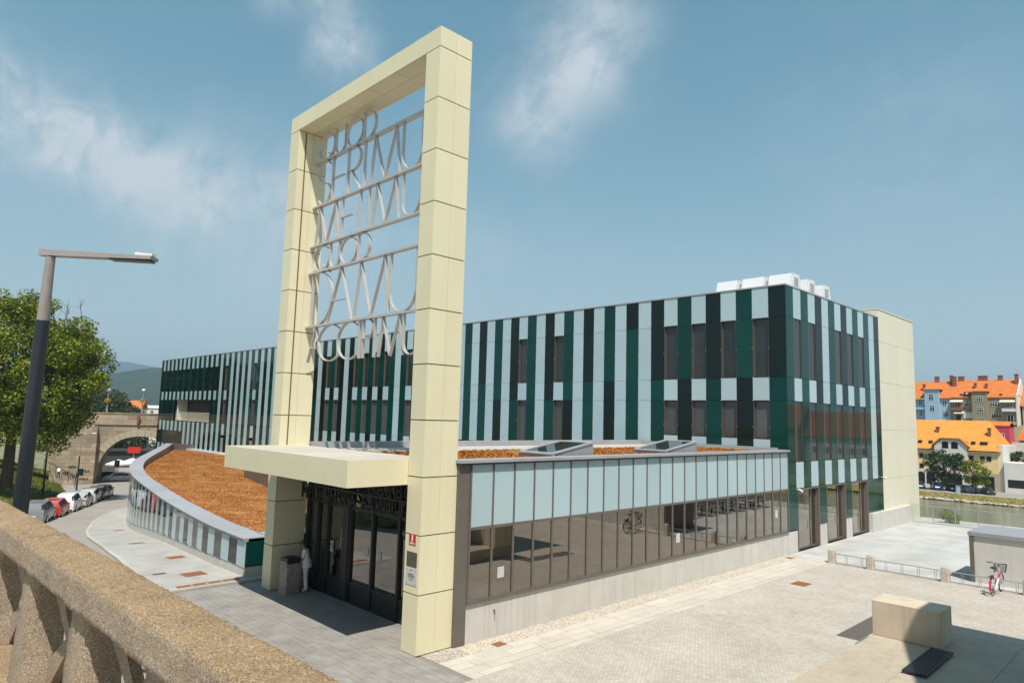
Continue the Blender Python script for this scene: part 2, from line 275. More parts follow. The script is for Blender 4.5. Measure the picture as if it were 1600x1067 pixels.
# ------------------------------------------------------------------ mesh helpers
class MB:
    def __init__(s): s.v = []; s.f = []; s.mi = []
    def add(s, vs, fs, mi=0):
        o = len(s.v); s.v.extend([tuple(v) for v in vs]); s.f.extend([tuple(i + o for i in f) for f in fs]); s.mi.extend([mi] * len(fs)); return s
    def box(s, x0, x1, y0, y1, z0, z1, mi=0):
        return s.add([(x0, y0, z0), (x1, y0, z0), (x1, y1, z0), (x0, y1, z0), (x0, y0, z1), (x1, y0, z1), (x1, y1, z1), (x0, y1, z1)],
                     [(0, 3, 2, 1), (4, 5, 6, 7), (0, 1, 5, 4), (1, 2, 6, 5), (2, 3, 7, 6), (3, 0, 4, 7)], mi)
    def bev(s, x0, x1, y0, y1, z0, z1, b, mi=0):
        """box with chamfered edges on every side"""
        bm = bmesh.new(); bmesh.ops.create_cube(bm, size=1)
        for v in bm.verts: v.co = ((x0 + x1) / 2 + v.co.x * (x1 - x0), (y0 + y1) / 2 + v.co.y * (y1 - y0), (z0 + z1) / 2 + v.co.z * (z1 - z0))
        bmesh.ops.bevel(bm, geom=bm.edges[:], offset=b, segments=1, affect='EDGES'); bm.verts.index_update()
        s.add([v.co[:] for v in bm.verts], [[v.index for v in f.verts] for f in bm.faces], mi); bm.free(); return s
    def prism(s, poly, z0, z1, mi=0):
        n = len(poly); a = sum(poly[i][0] * poly[(i + 1) % n][1] - poly[(i + 1) % n][0] * poly[i][1] for i in range(n))
        if a < 0: poly = poly[::-1]
        g = lambda z, p: z(p) if callable(z) else z
        vs = [(p[0], p[1], g(z0, p)) for p in poly] + [(p[0], p[1], g(z1, p)) for p in poly]
        fs = [tuple(range(n))[::-1], tuple(range(n, 2 * n))] + [(i, (i + 1) % n, n + (i + 1) % n, n + i) for i in range(n)]
        return s.add(vs, fs, mi)
    def extr(s, poly, o, a, b, n, t0, t1, mi=0):
        """2D polygon in plane (o;a,b) extruded along n from t0 to t1"""
        o, a, b, n = (Vector(q) for q in (o, a, b, n)); k = len(poly)
        vs = [o + a * p[0] + b * p[1] + n * t0 for p in poly] + [o + a * p[0] + b * p[1] + n * t1 for p in poly]
        fs = [tuple(range(k))[::-1], tuple(range(k, 2 * k))] + [(i, (i + 1) % k, k + (i + 1) % k, k + i) for i in range(k)]
        return s.add(vs, fs, mi)
    def tube(s, pts, r, n=8, mi=0, cap=True):
        pts = [Vector(p) for p in pts]; rs = r if isinstance(r, (list, tuple)) else [r] * len(pts); rings = []
        o = len(s.v); prev = None
        for i, p in enumerate(pts):
            t = (pts[min(i + 1, len(pts) - 1)] - pts[max(i - 1, 0)]).normalized()
            if prev is None: u = t.orthogonal().normalized()
            else: u = (prev - t * prev.dot(t)).normalized()
            prev = u; w = t.cross(u)
            s.v.extend([tuple(p + (u * math.cos(6.28318 * k / n) + w * math.sin(6.28318 * k / n)) * rs[i]) for k in range(n)])
        m = len(pts)
        for i in range(m - 1):
            for k in range(n): s.f.append((o + i * n + k, o + i * n + (k + 1) % n, o + (i + 1) * n + (k + 1) % n, o + (i + 1) * n + k)); s.mi.append(mi)
        if cap: s.f.append(tuple(o + k for k in range(n))[::-1]); s.f.append(tuple(o + (m - 1) * n + k for k in range(n))); s.mi += [mi, mi]
        return s
    def ring(s, c, ax, rad, r, n=28, k=8, mi=0):
        c, ax = Vector(c), Vector(ax).normalized(); u = ax.orthogonal().normalized(); w = ax.cross(u); o = len(s.v)
        for i in range(n):
            d = u * math.cos(6.28318 * i / n) + w * math.sin(6.28318 * i / n)
            for j in range(k): s.v.append(tuple(c + d * (rad + r * math.cos(6.28318 * j / k)) + ax * r * math.sin(6.28318 * j / k)))
        for i in range(n):
            for j in range(k): s.f.append((o + i * k + j, o + ((i + 1) % n) * k + j, o + ((i + 1) % n) * k + (j + 1) % k, o + i * k + (j + 1) % k)); s.mi.append(mi)
        return s
    def ball(s, c, r, n=12, m=8, mi=0):
        rx, ry, rz = r if isinstance(r, (tuple, list)) else (r, r, r); o = len(s.v)
        for i in range(m + 1):
            a = math.pi * i / m
            for j in range(n): s.v.append((c[0] + rx * math.sin(a) * math.cos(6.28318 * j / n), c[1] + ry * math.sin(a) * math.sin(6.28318 * j / n), c[2] + rz * math.cos(a)))
        for i in range(m):
            for j in range(n): s.f.append((o + i * n + j, o + (i + 1) * n + j, o + (i + 1) * n + (j + 1) % n, o + i * n + (j + 1) % n)); s.mi.append(mi)
        return s
    def cyl(s, c, r, h, n=16, mi=0, r2=None):
        r2 = r if r2 is None else r2; return s.tube([c, (c[0], c[1], c[2] + h)], [r, r2], n, mi)
    def mesh(s, name, mats, smooth=False):
        me = bpy.data.meshes.new(name); me.from_pydata(s.v, [], s.f)
        for m in (mats if isinstance(mats, (list, tuple)) else [mats]): me.materials.append(MATS[m])
        if len(set(s.mi)) > 1: me.polygons.foreach_set('material_index', s.mi)
        if smooth:
            me.polygons.foreach_set('use_smooth', [True] * len(me.polygons))
            me.set_sharp_from_angle(angle=R(40 if smooth is True else smooth))
        me.update(); return me
    def build(s, name, mats, parent=None, smooth=False, loc=(0, 0, 0), rz=0.0):
        return put(name, s.mesh(name, mats, smooth), parent, loc, rz)
def put(name, me, parent=None, loc=(0, 0, 0), rz=0.0, scale=(1, 1, 1)):
    o = bpy.data.objects.new(name, me); COL.objects.link(o); o.parent = parent; o.location = loc; o.rotation_euler = (0, 0, rz); o.scale = scale; return o
def thing(name, label, cat, loc=(0, 0, 0), rz=0.0, group=None):
    o = put(name, None, None, loc, rz); o.empty_display_size = 0.2; return tag(o, label, cat, group)
def tag(o, label, cat, group=None, kind=None):
    if label: o['label'] = label
    if cat: o['category'] = cat
    if group: o['group'] = group
    if kind: o['kind'] = kind
    return o
def struct(o): o['kind'] = 'structure'; return o
def stuff(o, label=None, cat=None): return tag(o, label, cat, None, 'stuff')
def copy_tree(root, loc, rz=None, label=None):
    r = root.copy(); COL.objects.link(r); r.location = loc
    if rz is not None: r.rotation_euler = (0, 0, rz)
    if label: r['label'] = label
    for ch in [o for o in COL.objects if o.parent == root]:
        c = ch.copy(); COL.objects.link(c); c.parent = r
        for g in [o for o in COL.objects if o.parent == ch]:
            d = g.copy(); COL.objects.link(d); d.parent = c
    return r
def fastmesh(name, V, F, mat):
    """numpy quads/tris to mesh quickly"""
    me = bpy.data.meshes.new(name); n, k = F.shape
    me.vertices.add(len(V)); me.vertices.foreach_set('co', np.asarray(V, np.float32).ravel())
    me.loops.add(n * k); me.loops.foreach_set('vertex_index', F.astype(np.int32).ravel())
    me.polygons.add(n); me.polygons.foreach_set('loop_start', np.arange(0, n * k, k, dtype=np.int32)); me.polygons.foreach_set('loop_total', np.full(n, k, np.int32))
    me.materials.append(MATS[mat]); me.update(calc_edges=True); return me
UNIT = {}
def unit_panel(mat, bevel=0.0):
    """unit box 1x1x1 (corner origin) shared by all panels of one material"""
    if mat not in UNIT: UNIT[mat] = MB().box(0, 1, 0, 1, 0, 1).mesh('panel_' + mat, mat)
    return UNIT[mat]
def panel(name, mat, parent, x0, x1, y0, y1, z0, z1):
    return put(name, unit_panel(mat), parent, (x0, y0, z0), 0, (x1 - x0, y1 - y0, z1 - z0))
def text_mesh(name, body, size, mat, depth=0.02, align='LEFT', sx=1.0):
    cu = bpy.data.curves.new(name, 'FONT'); cu.body = body; cu.size = size; cu.extrude = depth / 2; cu.align_x = align; cu.resolution_u = 3
    ob = bpy.data.objects.new(name, cu); COL.objects.link(ob); dg = bpy.context.evaluated_depsgraph_get()
    me = bpy.data.meshes.new_from_object(ob.evaluated_get(dg)); bpy.data.objects.remove(ob); bpy.data.curves.remove(cu)
    me.materials.clear(); me.materials.append(MATS[mat])
    for v in me.vertices: v.co.x *= sx
    return me

# ------------------------------------------------------------------ terrain
GX = [-6000, -300, -125, -108, -80, -52, -43, -37, -30, -22.6, -16.6, -12.6, -10.4, 6000]
GZ = [-7, -7, -6.8, -5.9, -4.6, -3.1, -2.6, -2.15, -1.42, -.67, -.27, -.08, 0, 0]
g = lambda x: float(np.interp(x, GX, GZ))
WATER = -8.5
def terr(x, y):
    base_ = np.interp(x, GX, GZ) - 0.15
    # near riverbank, river bed, far bank and the town rising behind it
    yy = [-9000, 43.2, 44.0, 60, 148, 154.0, 156.2, 157, 172, 200, 232, 300, 9000]
    k = np.clip((x + 140) / 30, 0, 1)     # left of x=-140 the land bridges towards the hills
    zz = np.interp(y, yy, [0, 0, -9, -12, -12, WATER - 0.3, -7.45, -7.3, -7.0, 2, 8, 9, 40])
    near = y < 43.2
    z = np.where(near, base_, np.where(y < 44.0, base_ + (zz - 0) * 1.0, zz))
    return z * 1.0
xs = np.unique(np.concatenate([[-9000, -5000, -2500, -1200, -700, -450], np.arange(-300, -45, 10.0), GX[2:13], np.arange(-45, 61, 5.0), [90, 140, 220, 400, 900, 2500, 6000, 9000]]))
ys = np.unique(np.concatenate([[-9000, -5000, -2000, -800, -300, -150, -80, -50, -30, -15], np.arange(-10, 43, 8.0), [43.19, 43.9, 44.0, 60, 148, 154, 156.2, 157, 172, 200, 232, 300, 600, 1500, 4000, 9000]]))
XX, YY = np.meshgrid(xs, ys); ZZ = terr(XX, YY); nx, ny = len(xs), len(ys)
V = np.stack([XX.ravel(), YY.ravel(), ZZ.ravel()], 1); ii = (np.arange(ny - 1)[:, None] * nx + np.arange(nx - 1)[None, :]).ravel()
struct(put('ground', fastmesh('ground', V, np.stack([ii, ii + 1, ii + nx + 1, ii + nx], 1), 'earth')))
struct(MB().box(-900, 900, 43.5, 155.2, WATER - 0.5, WATER).build('river_water', 'water'))

def sheet(name, poly, off, mat, thick=0.0, extra=()):
    """flat piece of ground following the slope g(x)+off, cut at every slope break"""
    bm = bmesh.new(); f = bm.faces.new([bm.verts.new((p[0], p[1], 0)) for p in poly])
    for gx_ in GX[1:-1]:
        bmesh.ops.bisect_plane(bm, geom=bm.verts[:] + bm.edges[:] + bm.faces[:], plane_co=(gx_, 0, 0), plane_no=(1, 0, 0))
    bmesh.ops.triangulate(bm, faces=bm.faces[:])
    for v in bm.verts: v.co.z = g(v.co.x) + off
    if thick:
        r = bmesh.ops.extrude_face_region(bm, geom=bm.faces[:]); 
        for v in [e for e in r['geom'] if isinstance(e, bmesh.types.BMVert)]: v.co.z -= thick
    bmesh.ops.recalc_face_normals(bm, faces=bm.faces[:])
    me = bpy.data.meshes.new(name); bm.to_mesh(me); bm.free(); me.materials.append(MATS[mat])
    if not thick and me.polygons and me.polygons[0].normal.z < 0: me.flip_normals()
    return struct(put(name, me))
# road sweeping down to the arch, past the parked cars
sheet('road', [(4, -9.3), (4, -3.2), (-8, -3.3), (-18.4, -2.0), (-28.8, -.5), (-38, 1.2), (-45.2, 3.3), (-51, 5.4), (-57.3, 8.9), (-62, 13), (-70, 19), (-88, 21.8), (-125, 34), (-180, 50), (-190, 30), (-140, 19), (-100, 12), (-84, 9.5), (-62, 2.0), (-48, -3.2), (-40, -6), (-30, -9.3)], 0.0, 'road')
sheet('parking_strip', [(-42, -4.8), (-42, -3.6), (-48.8, -1.0), (-80, 11.4), (-84, 13), (-86, 9.8), (-62, 2.2), (-48, -3.0)], 0.006, 'slab_light')
# pavement wrapped round the curved building and its kerb
KERB = [(-9.9, -3.25), (-14, -2.6), (-18.4, -1.95), (-21.4, -1.62), (-28.8, -.46), (-32.4, .11), (-38, 1.26), (-45.2, 3.28), (-51, 5.44), (-55.9, 7.67), (-60, 10.5), (-66, 14.0), (-76, 18), (-86, 21)]
pv = sheet('pavement', KERB + [(-84, 23), (-60, 16), (-40, 8), (-25, 4), (-9.9, 2.5)], 0.10, 'pavement', 0.12)
for i in range(len(KERB) - 1):
    a, b = Vector(KERB[i]), Vector(KERB[i + 1]); d = (b - a); n_ = max(1, int(d.length / 1.6)); t = d.normalized(); nn = Vector((t.y, -t.x))
    if nn.y > 0: nn = -nn
    for k in range(n_):
        p, q = a + d * (k / n_) + t * 0.008, a + d * ((k + 1) / n_) - t * 0.008
        MB().prism([p, q, q + nn * .17, p + nn * .17], lambda s_: g(s_[0]) - .05, lambda s_: g(s_[0]) + .118).build('kerb_stone', 'kerb', pv)
# plaza sheets
struct(MB().box(2.06, 60, -9.2, 21.9, -.3, 0.0).build('cobbled_plaza', 'cobbles'))
struct(MB().box(0.0, 0.75, 0.18, 21.9, -.3, -0.004).build('gravel_strip', 'gravel'))
stp = struct(MB().prism([(-9.9, -9.2), (2.06, -9.2), (2.06, .18), (0.02, .18), (0.02, 1.9), (-9.9, 1.9)], -.3, -0.02).build('entrance_paving', 'slab_base'))
bed = struct(MB().box(0.75, 2.06, 0.18, 21.9, -.3, -0.02).build('walkway_strip', 'slab_base'))
ter = struct(MB().box(0.1, 60, 21.9, 43.4, -.3, 0.004).build('terrace', 'terrace'))
struct(MB().box(-10, 60, 43.4, 43.7, -12, 0.004).build('river_wall', 'plinth'))
# walkway slabs, one by one
for (xa, xb, ph) in ((.75, 1.10, 0), (1.10, 1.45, .5), (1.45, 1.80, .2), (1.80, 2.06, .75)):
    y = .18 - ph
    while y < 21.9:
        ln = 1.05 + random.uniform(-.05, .25); a, b = max(y, .18), min(y + ln, 21.9)
        if b - a > .05: panel('slab', 'slab_light', bed, xa + .006, xb - .006, a + .006, b - .006, -.06, random.uniform(-.001, .005))
        y += ln
# entrance paving: setts in courses along the gate; the ones that show largest are single, the rest joined
setts = []
y = -9.2
while y < 1.28:
    h = .20; x = -9.9 + random.uniform(-.4, 0)
    while x < 2.06:
        w = random.choice((.28, .4, .4, .5)); a, b = max(x, -9.9), min(x + w, 2.06); y1 = min(y + h, 1.28)
        if y1 > .18 and b > 0.02: b = min(b, 0.02)
        if b - a > .06 and y1 > y + .03 and not (a > -.66 and y1 > .05 and y < 1.2): setts.append((a, b, y, y1))
        x += w
    y += h
near = sorted(setts, key=lambda q: -(1.0 if (q[2] > -4.6 and q[0] > -9.9) else 0) - 1.0 / (1 + (Vector(((q[0] + q[1]) / 2, (q[2] + q[3]) / 2, 0)) - CAM).length))
mbr = MB()
for i, (a, b, y0, y1) in enumerate(near):
    z = random.uniform(-.003, .004)
    if i < 295: panel('sett', 'slab_grey', stp, a + .003, b - .003, y0 + .003, y1 - .003, -.06, z)
    else: mbr.box(a + .003, b - .003, y0 + .003, y1 - .003, -.06, z)
stuff(mbr.build('setts', 'slab_grey', stp))
# loose pebbles along the foot of the wall
N_ = 5200; P = np.stack([rng.uniform(.13, .74, N_), rng.uniform(1.25, 21.8, N_) ** 1.0, np.full(N_, -.004)], 1); P[:, 1] = 1.25 + (rng.random(N_) ** 1.5) * 20.5
r_ = rng.uniform(.008, .022, N_); dirs = np.array([(1, 0, 0), (0, 1, 0), (-1, 0, 0), (0, -1, 0), (0, 0, 1)]) * [1, 1, .7]
ang = rng.uniform(0, 6.28, N_); ca, sa = np.cos(ang), np.sin(ang)
Vp = np.zeros((N_, 5, 3))
for j, d in enumerate(dirs): Vp[:, j] = P + np.stack([(d[0] * ca - d[1] * sa), (d[0] * sa + d[1] * ca) * .8, np.full(N_, d[2])], 1) * r_[:, None]
fb = np.array([(0, 1, 4), (1, 2, 4), (2, 3, 4), (3, 0, 4)]); Fp = (fb[None] + (np.arange(N_) * 5)[:, None, None]).reshape(-1, 3)
stuff(put('pebbles', fastmesh('pebbles', Vp.reshape(-1, 3), Fp, 'pebble')), 'loose pale pebbles along the foot of the concrete plinth', 'pebbles')
# rusty floor grates and covers
def grate(x0, x1, y0, y1, label, bars=0, mat='rust', cat='floor grate'):
    t = thing('floor_grate', label, cat, ((x0 + x1) / 2, (y0 + y1) / 2, g((x0 + x1) / 2)), group='rusty floor grates')
    w, h = (x1 - x0) / 2, (y1 - y0) / 2; z = .106 if x0 < -9.9 else .006; sl_ = (g(x1) - g(x0)) / (x1 - x0)
    zf = lambda p, dz: p[0] * sl_ + z + dz
    fr = MB()
    for q in ([(-w, -h), (w, -h), (w, -h + .03), (-w, -h + .03)], [(-w, h - .03), (w, h - .03), (w, h), (-w, h)], [(-w, -h + .03), (-w + .03, -h + .03), (-w + .03, h - .03), (-w, h - .03)], [(w - .03, -h + .03), (w, -h + .03), (w, h - .03), (w - .03, h - .03)]):
        fr.prism(q, lambda p: zf(p, -.02), lambda p: zf(p, .006))
    fr.build('frame', mat, t)
    n = bars or max(3, int(h * 2 / .06))
    for k in range(n):
        ya = -h + .035 + (2 * h - .07) * k / n; yb = ya + (2 * h - .07) / n * .8
        MB().prism([(-w + .03, ya), (w - .03, ya), (w - .03, yb), (-w + .03, yb)], lambda p: zf(p, -.02), lambda p: zf(p, .004)).build('bar', mat, t)
    return t
grate(2.72, 3.28, 15.95, 16.65, 'rusty square cover set in the cobbles of the plaza')
grate(.5, .78, 2.15, 2.5, 'small rusty cover in the gravel by the near end of the plinth')
grate(.36, .6, 20.9, 21.25, 'small rusty cover in the gravel at the far end of the plinth')
grate(-12.6, -11.85, -1.56, -.78, 'largest rusty grate on the pavement, nearest the entrance')
grate(-16.95, -16.3, -.68, -.02, 'second rusty grate along the curved wall from the entrance')
grate(-23.95, -23.4, -.2, .45, 'third rusty grate along the curved wall from the entrance')
grate(-36.6, -35.8, 2.3, 2.85, 'farthest rusty grate on the pavement by the curved wall')
grate(-13.3, -13.0, -2.3, -1.85, 'small dark drain grate at the pavement edge', mat='brown_metal')
grate(-10.42, -10.16, -2.4, -.28, 'long rusty drain slot across the pavement beside the entrance', bars=4)
grate(6.42, 7.05, 10.6, 13.6, 'grey metal grate in the cobbles beside the concrete block', bars=34, mat='brown_metal')

# ------------------------------------------------------------------ the tall gate frame
W, WP, DP, H, HB = 9.045, .647, 1.165, 17.1, 16.505; MOD = HB / 11; GAP = .015
gate = thing('gate_frame', 'tall cream panelled portal frame standing over the entrance', 'gate', (0, 0, 0))
core = MB(); e_ = .03
core.box(-W + e_, -W + WP - e_, e_, DP - e_, .02, HB); core.box(-WP + e_, -e_, e_, DP - e_, .02, HB); core.box(-W + e_, -e_, e_, DP - e_, HB + e_, H - e_)
core.build('core', 'cream_gap', gate)
for xo in (-W, -WP):
    for i in range(11):
        z0, z1 = i * MOD + (GAP if i else .015), (i + 1) * MOD - GAP
        panel('panel', 'cream', gate, xo, xo + WP, 0, .029, z0, z1)
        panel('panel', 'cream', gate, xo, xo + WP, DP - .029, DP, z0, z1)
        for xa in (xo, xo + WP - .029):
            panel('panel', 'cream', gate, xa + (.0 if xa == xo else .0), xa + .029, .0305, DP / 2 - .004, z0, z1)
            panel('panel', 'cream', gate, xa, xa + .029, DP / 2 + .004, DP - .0305, z0, z1)
nb = 5
for k in range(nb):
    xa, xb = -W + W * k / nb, -W + W * (k + 1) / nb
    panel('panel', 'cream', gate, xa + .002 * (k > 0), xb - .002 * (k < nb - 1), 0, .029, HB + GAP, H)
    panel('panel', 'cream', gate, xa + .002, xb - .002, DP - .029, DP, HB + GAP, H)
    panel('panel', 'cream', gate, xa + .002, xb - .002, .0305, DP - .0305, H - .029, H - .001)
inner = W - 2 * WP
for k in range(5):
    xa, xb = -W + WP + inner * k / 5, -W + WP + inner * (k + 1) / 5
    for ya, yb in ((.0305, DP / 2 - .006), (DP / 2 + .006, DP - .0305)): panel('panel', 'cream', gate, xa + .006, xb - .006, ya, yb, HB - .001, HB + .028)
for xa in (-W, -.029):
    panel('panel', 'cream', gate, xa, xa + .029, .0305, DP / 2 - .005, HB + GAP, H - .03); panel('panel', 'cream', gate, xa, xa + .029, DP / 2 + .005, DP - .0305, HB + GAP, H - .03)
MB().box(-W + WP + .002, -W + WP + .02, .27, .31, 4.9, HB - .05).build('dark_strip', 'cream_gap', gate)  # thin dark vertical line on the inner face of the left pylon

# steel motto: bent flat bars welded to rails
YL = .80; BD = .055; BT = .028
motto = thing('motto_lettering', 'openwork steel lettering QUOD SERIMUS METIMUS QUOD DAMUS ACCIPIMUS hung inside the gate', 'lettering', (0, 0, 0))
def bar_strip(mb, pts, closed=False):
    """flat bar of thickness BT in the xz-plane and depth 2*BD following a polyline"""
    pts = [Vector((p[0], p[1])) for p in pts]; n = len(pts); L_, R_ = [], []
    for i, p in enumerate(pts):
        if closed: a, b = pts[i - 1], pts[(i + 1) % n]
        else: a, b = pts[max(i - 1, 0)], pts[min(i + 1, n - 1)]
        t = (b - a).normalized(); nn = Vector((-t.y, t.x)) * (BT / 2)
        if 0 < i < n - 1 and not closed:
            t1 = (p - a).normalized(); c = max(.55, abs(t1.dot(t))); nn = nn / c
        L_.append(p + nn); R_.append(p - nn)
    vs = []
    for q in range(n): vs += [(L_[q].x, YL - BD, L_[q].y), (R_[q].x, YL - BD, R_[q].y), (R_[q].x, YL + BD, R_[q].y), (L_[q].x, YL + BD, L_[q].y)]
    fs = []
    for q in range(n if closed else n - 1):
        o, o2 = q * 4, ((q + 1) % n) * 4
        for k in range(4): fs.append((o + k, o + (k + 1) % 4, o2 + (k + 1) % 4, o2 + k))
    if not closed: fs += [(0, 1, 2, 3), ((n - 1) * 4 + 3, (n - 1) * 4 + 2, (n - 1) * 4 + 1, (n - 1) * 4)]
    mb.add(vs, fs)
def arc(cx, cz, rx, rz, a0, a1, n=16): return [(cx + rx * math.cos(R(a0 + (a1 - a0) * i / n)), cz + rz * math.sin(R(a0 + (a1 - a0) * i / n))) for i in range(n + 1)]
def glyph(ch, x0, x1, z0, z1):
    w, h = x1 - x0, z1 - z0; cx, cz = (x0 + x1) / 2, (z0 + z1) / 2; mb = MB(); S = lambda *p, c=False: bar_strip(mb, p, c)
    if ch in 'OQ':
        bar_strip(mb, arc(cx, cz, w / 2, h / 2, 0, 360, 30)[:-1], True)
        if ch == 'Q': S((cx + w * .12, z0 + h * .22), (x1 + w * .05, z0 - h * .14))
    elif ch == 'U': bar_strip(mb, [(x0, z1)] + arc(cx, z0 + w * .48, w / 2, w * .48, 180, 360, 14) + [(x1, z1)])
    elif ch == 'D': S((x0, z0), (x0, z1)); bar_strip(mb, [(x0, z1)] + arc(x0 + w * .3, cz, w * .7, h / 2, 90, -90, 18) + [(x0, z0)])
    elif ch == 'S':
        bar_strip(mb, arc(cx, z0 + h * .745, w / 2, h * .255, 35, 270, 14) + arc(cx, z0 + h * .245, w / 2, h * .245, 90, -150, 14)[1:])
    elif ch == 'E': S((x0, z0), (x0, z1)); S((x0, cz), (x1, cz))
    elif ch == 'T': S((cx, z0), (cx, z1))
    elif ch == 'I': S((cx, z0), (cx, z1))
    elif ch == 'R':
        S((x0, z0), (x0, z1)); zm = z0 + h * .5; bar_strip(mb, [(x0, z1)] + arc(x0 + w * .45, (z1 + zm) / 2, w * .5, (z1 - zm) / 2, 90, -90, 14) + [(x0, zm)]); S((x0 + w * .3, zm), (x1, z0))
    elif ch == 'P':
        S((x0, z0), (x0, z1)); zm = z0 + h * .5; bar_strip(mb, [(x0, z1)] + arc(x0 + w * .45, (z1 + zm) / 2, w * .55, (z1 - zm) / 2, 90, -90, 14) + [(x0, zm)])
    elif ch == 'M': bar_strip(mb, [(x0, z0), (x0 + w * .15, z1)]); bar_strip(mb, [(x0 + w * .15, z1), (cx, z0)]); bar_strip(mb, [(cx, z0), (x1 - w * .15, z1)]); bar_strip(mb, [(x1 - w * .15, z1), (x1, z0)])
    elif ch == 'A': S((x0, z0), (cx, z1)); S((cx, z1), (x1, z0)); S((x0 + w * .2, z0 + h * .4), (x1 - w * .2, z0 + h * .4))
    elif ch == 'C': bar_strip(mb, arc(cx + w * .1, cz, w * .6, h / 2, 48, 312, 20))
    mb.build('letter', 'steel', motto, smooth=30)
RAILS = [15.37, 13.68, 12.18, 11.18, 9.20]
for z in RAILS: MB().box(-W + WP - .01, -WP + .01, YL - .09, YL + .09, z - .035, z + .035).build('rail', 'steel', motto)
MB().box(-1.72, -1.66, YL - .05, YL + .05, 9.235, 15.33).build('upright', 'steel', motto)
ROWS = [(15.405, 16.40, [('Q', -8.20, -7.10), ('U', -7.04, -6.36), ('O', -6.26, -5.20), ('D', -5.14, -4.42)]),
        (13.715, 15.335, [('S', -8.15, -7.26), ('E', -7.12, -6.3), ('R', -6.07, -5.22), ('I', -5.05, -4.95), ('M', -4.62, -2.90), ('U', -2.76, -1.72), ('S', -1.58, -.75)]),
        (12.215, 13.645, [('M', -8.16, -6.54), ('E', -6.33, -5.64), ('T', -5.2, -5.1), ('I', -4.67, -4.57), ('M', -4.36, -2.86), ('U', -2.67, -1.74), ('S', -1.58, -.75)]),
        (11.215, 12.12, [('Q', -8.20, -7.02), ('U', -7.0, -6.36), ('O', -6.3, -5.2), ('D', -5.13, -4.42)]),
        (9.235, 11.145, [('D', -8.14, -6.7), ('A', -6.98, -5.34), ('M', -5.2, -3.17), ('U', -3.13, -1.74), ('S', -1.6, -.75)]),
        (7.91, 9.165, [('A', -8.21, -7.21), ('C', -7.5, -6.1), ('C', -6.15, -4.9), ('I', -4.82, -4.72), ('P', -4.55, -3.97), ('I', -3.93, -3.83), ('M', -3.62, -2.33), ('U', -2.3, -1.5), ('S', -1.35, -.75)])]
for z0, z1, row in ROWS:
    for ch, a, b in row: glyph(ch, a, b, z0, z1)

# canopy between the pylons
CT, CB, CF = 4.951, 4.265, 1.862
can = thing('canopy', 'flat cream canopy projecting between the gate pylons', 'canopy', (0, 0, 0)); xa, xb = -W + WP + .004, -WP - .004
MB().box(xa + .03, xb - .03, -CF + .03, 1.15, CB + .03, CT - .05).build('core', 'cream_gap', can)
for k in range(3):
    a, b = xa + (xb - xa) * k / 3, xa + (xb - xa) * (k + 1) / 3
    panel('fascia_panel', 'cream', can, a + .002, b - .002, -CF, -CF + .029, CB, CT)
for x_ in (xa, xb - .029): panel('fascia_panel', 'cream', can, x_, x_ + .029, -CF + .0295, -.004 if x_ > -5 else 1.1, CB, CT)
for k in range(4):
    a, b = xa + .03 + (xb - xa - .06) * k / 4, xa + .03 + (xb - xa - .06) * (k + 1) / 4
    panel('roof_sheet', 'slab_light', can, a + .003, b - .003, -CF + .03, 1.1, CT - .05, CT - .03)
    panel('soffit_panel', 'brown_metal', can, a + .003, b - .003, -CF + .03, 1.15, CB + .004, CB + .03)

# signs on the right pylon
def plate(name, mat, label, cat, x0, x1, z0, z1, y=0, t=.012):
    o = thing(name, label, cat, ((x0 + x1) / 2, y, (z0 + z1) / 2)); w, h = (x1 - x0) / 2, (z1 - z0) / 2
    MB().bev(-w, w, -t, -.001, -h, h, .003).build('plate', mat, o); return o, w, h, t
def print_text(o, body, size, mat, x, z, y, align='CENTER', sx=1.0):
    t = put('lettering', text_mesh('lettering', body, size, mat, .002, align, sx), o, (x, y, z)); t.rotation_euler = (R(90), 0, 0); return t
o, w, h, t = plate('fire_sign', 'red_sign', 'red fire hydrant sign high on the right gate pylon', 'sign', -.47, -.18, 2.74, 3.02)
MB().box(-.03, .03, -t - .002, -t, -.06, .10).ball((0, -t - .001, .10), (.03, .001, .03), 10, 6).box(-.1, .1, -t - .002, -t, -.115, -.085).build('pictogram', 'white_plastic', o)
o, w, h, t = plate('bronze_plaque', 'bronze', 'brown metal plaque between red sign and white plaque', 'plaque', -.545, -.10, 2.18, 2.56)
o, w, h, t = plate('white_plaque', 'paper', 'white lettered plaque below the brown one on the right pylon', 'plaque', -.56, -.08, 1.72, 2.16)
for k, (ww, zz) in enumerate(((.10, .16), (.22, .06), (.30, .02), (.26, -.02), (.16, -.08))): MB().box(-ww / 2, ww / 2, -t - .002, -t, zz - .010, zz + .010).build('text_line', 'ink', o)
for sx_ in (-1, 1):
    for sz_ in (-1, 1): MB().tube([(sx_ * .19, -t, sz_ * .17), (sx_ * .19, -t - .006, sz_ * .17)], .014, 8).build('screw', 'chrome', o)

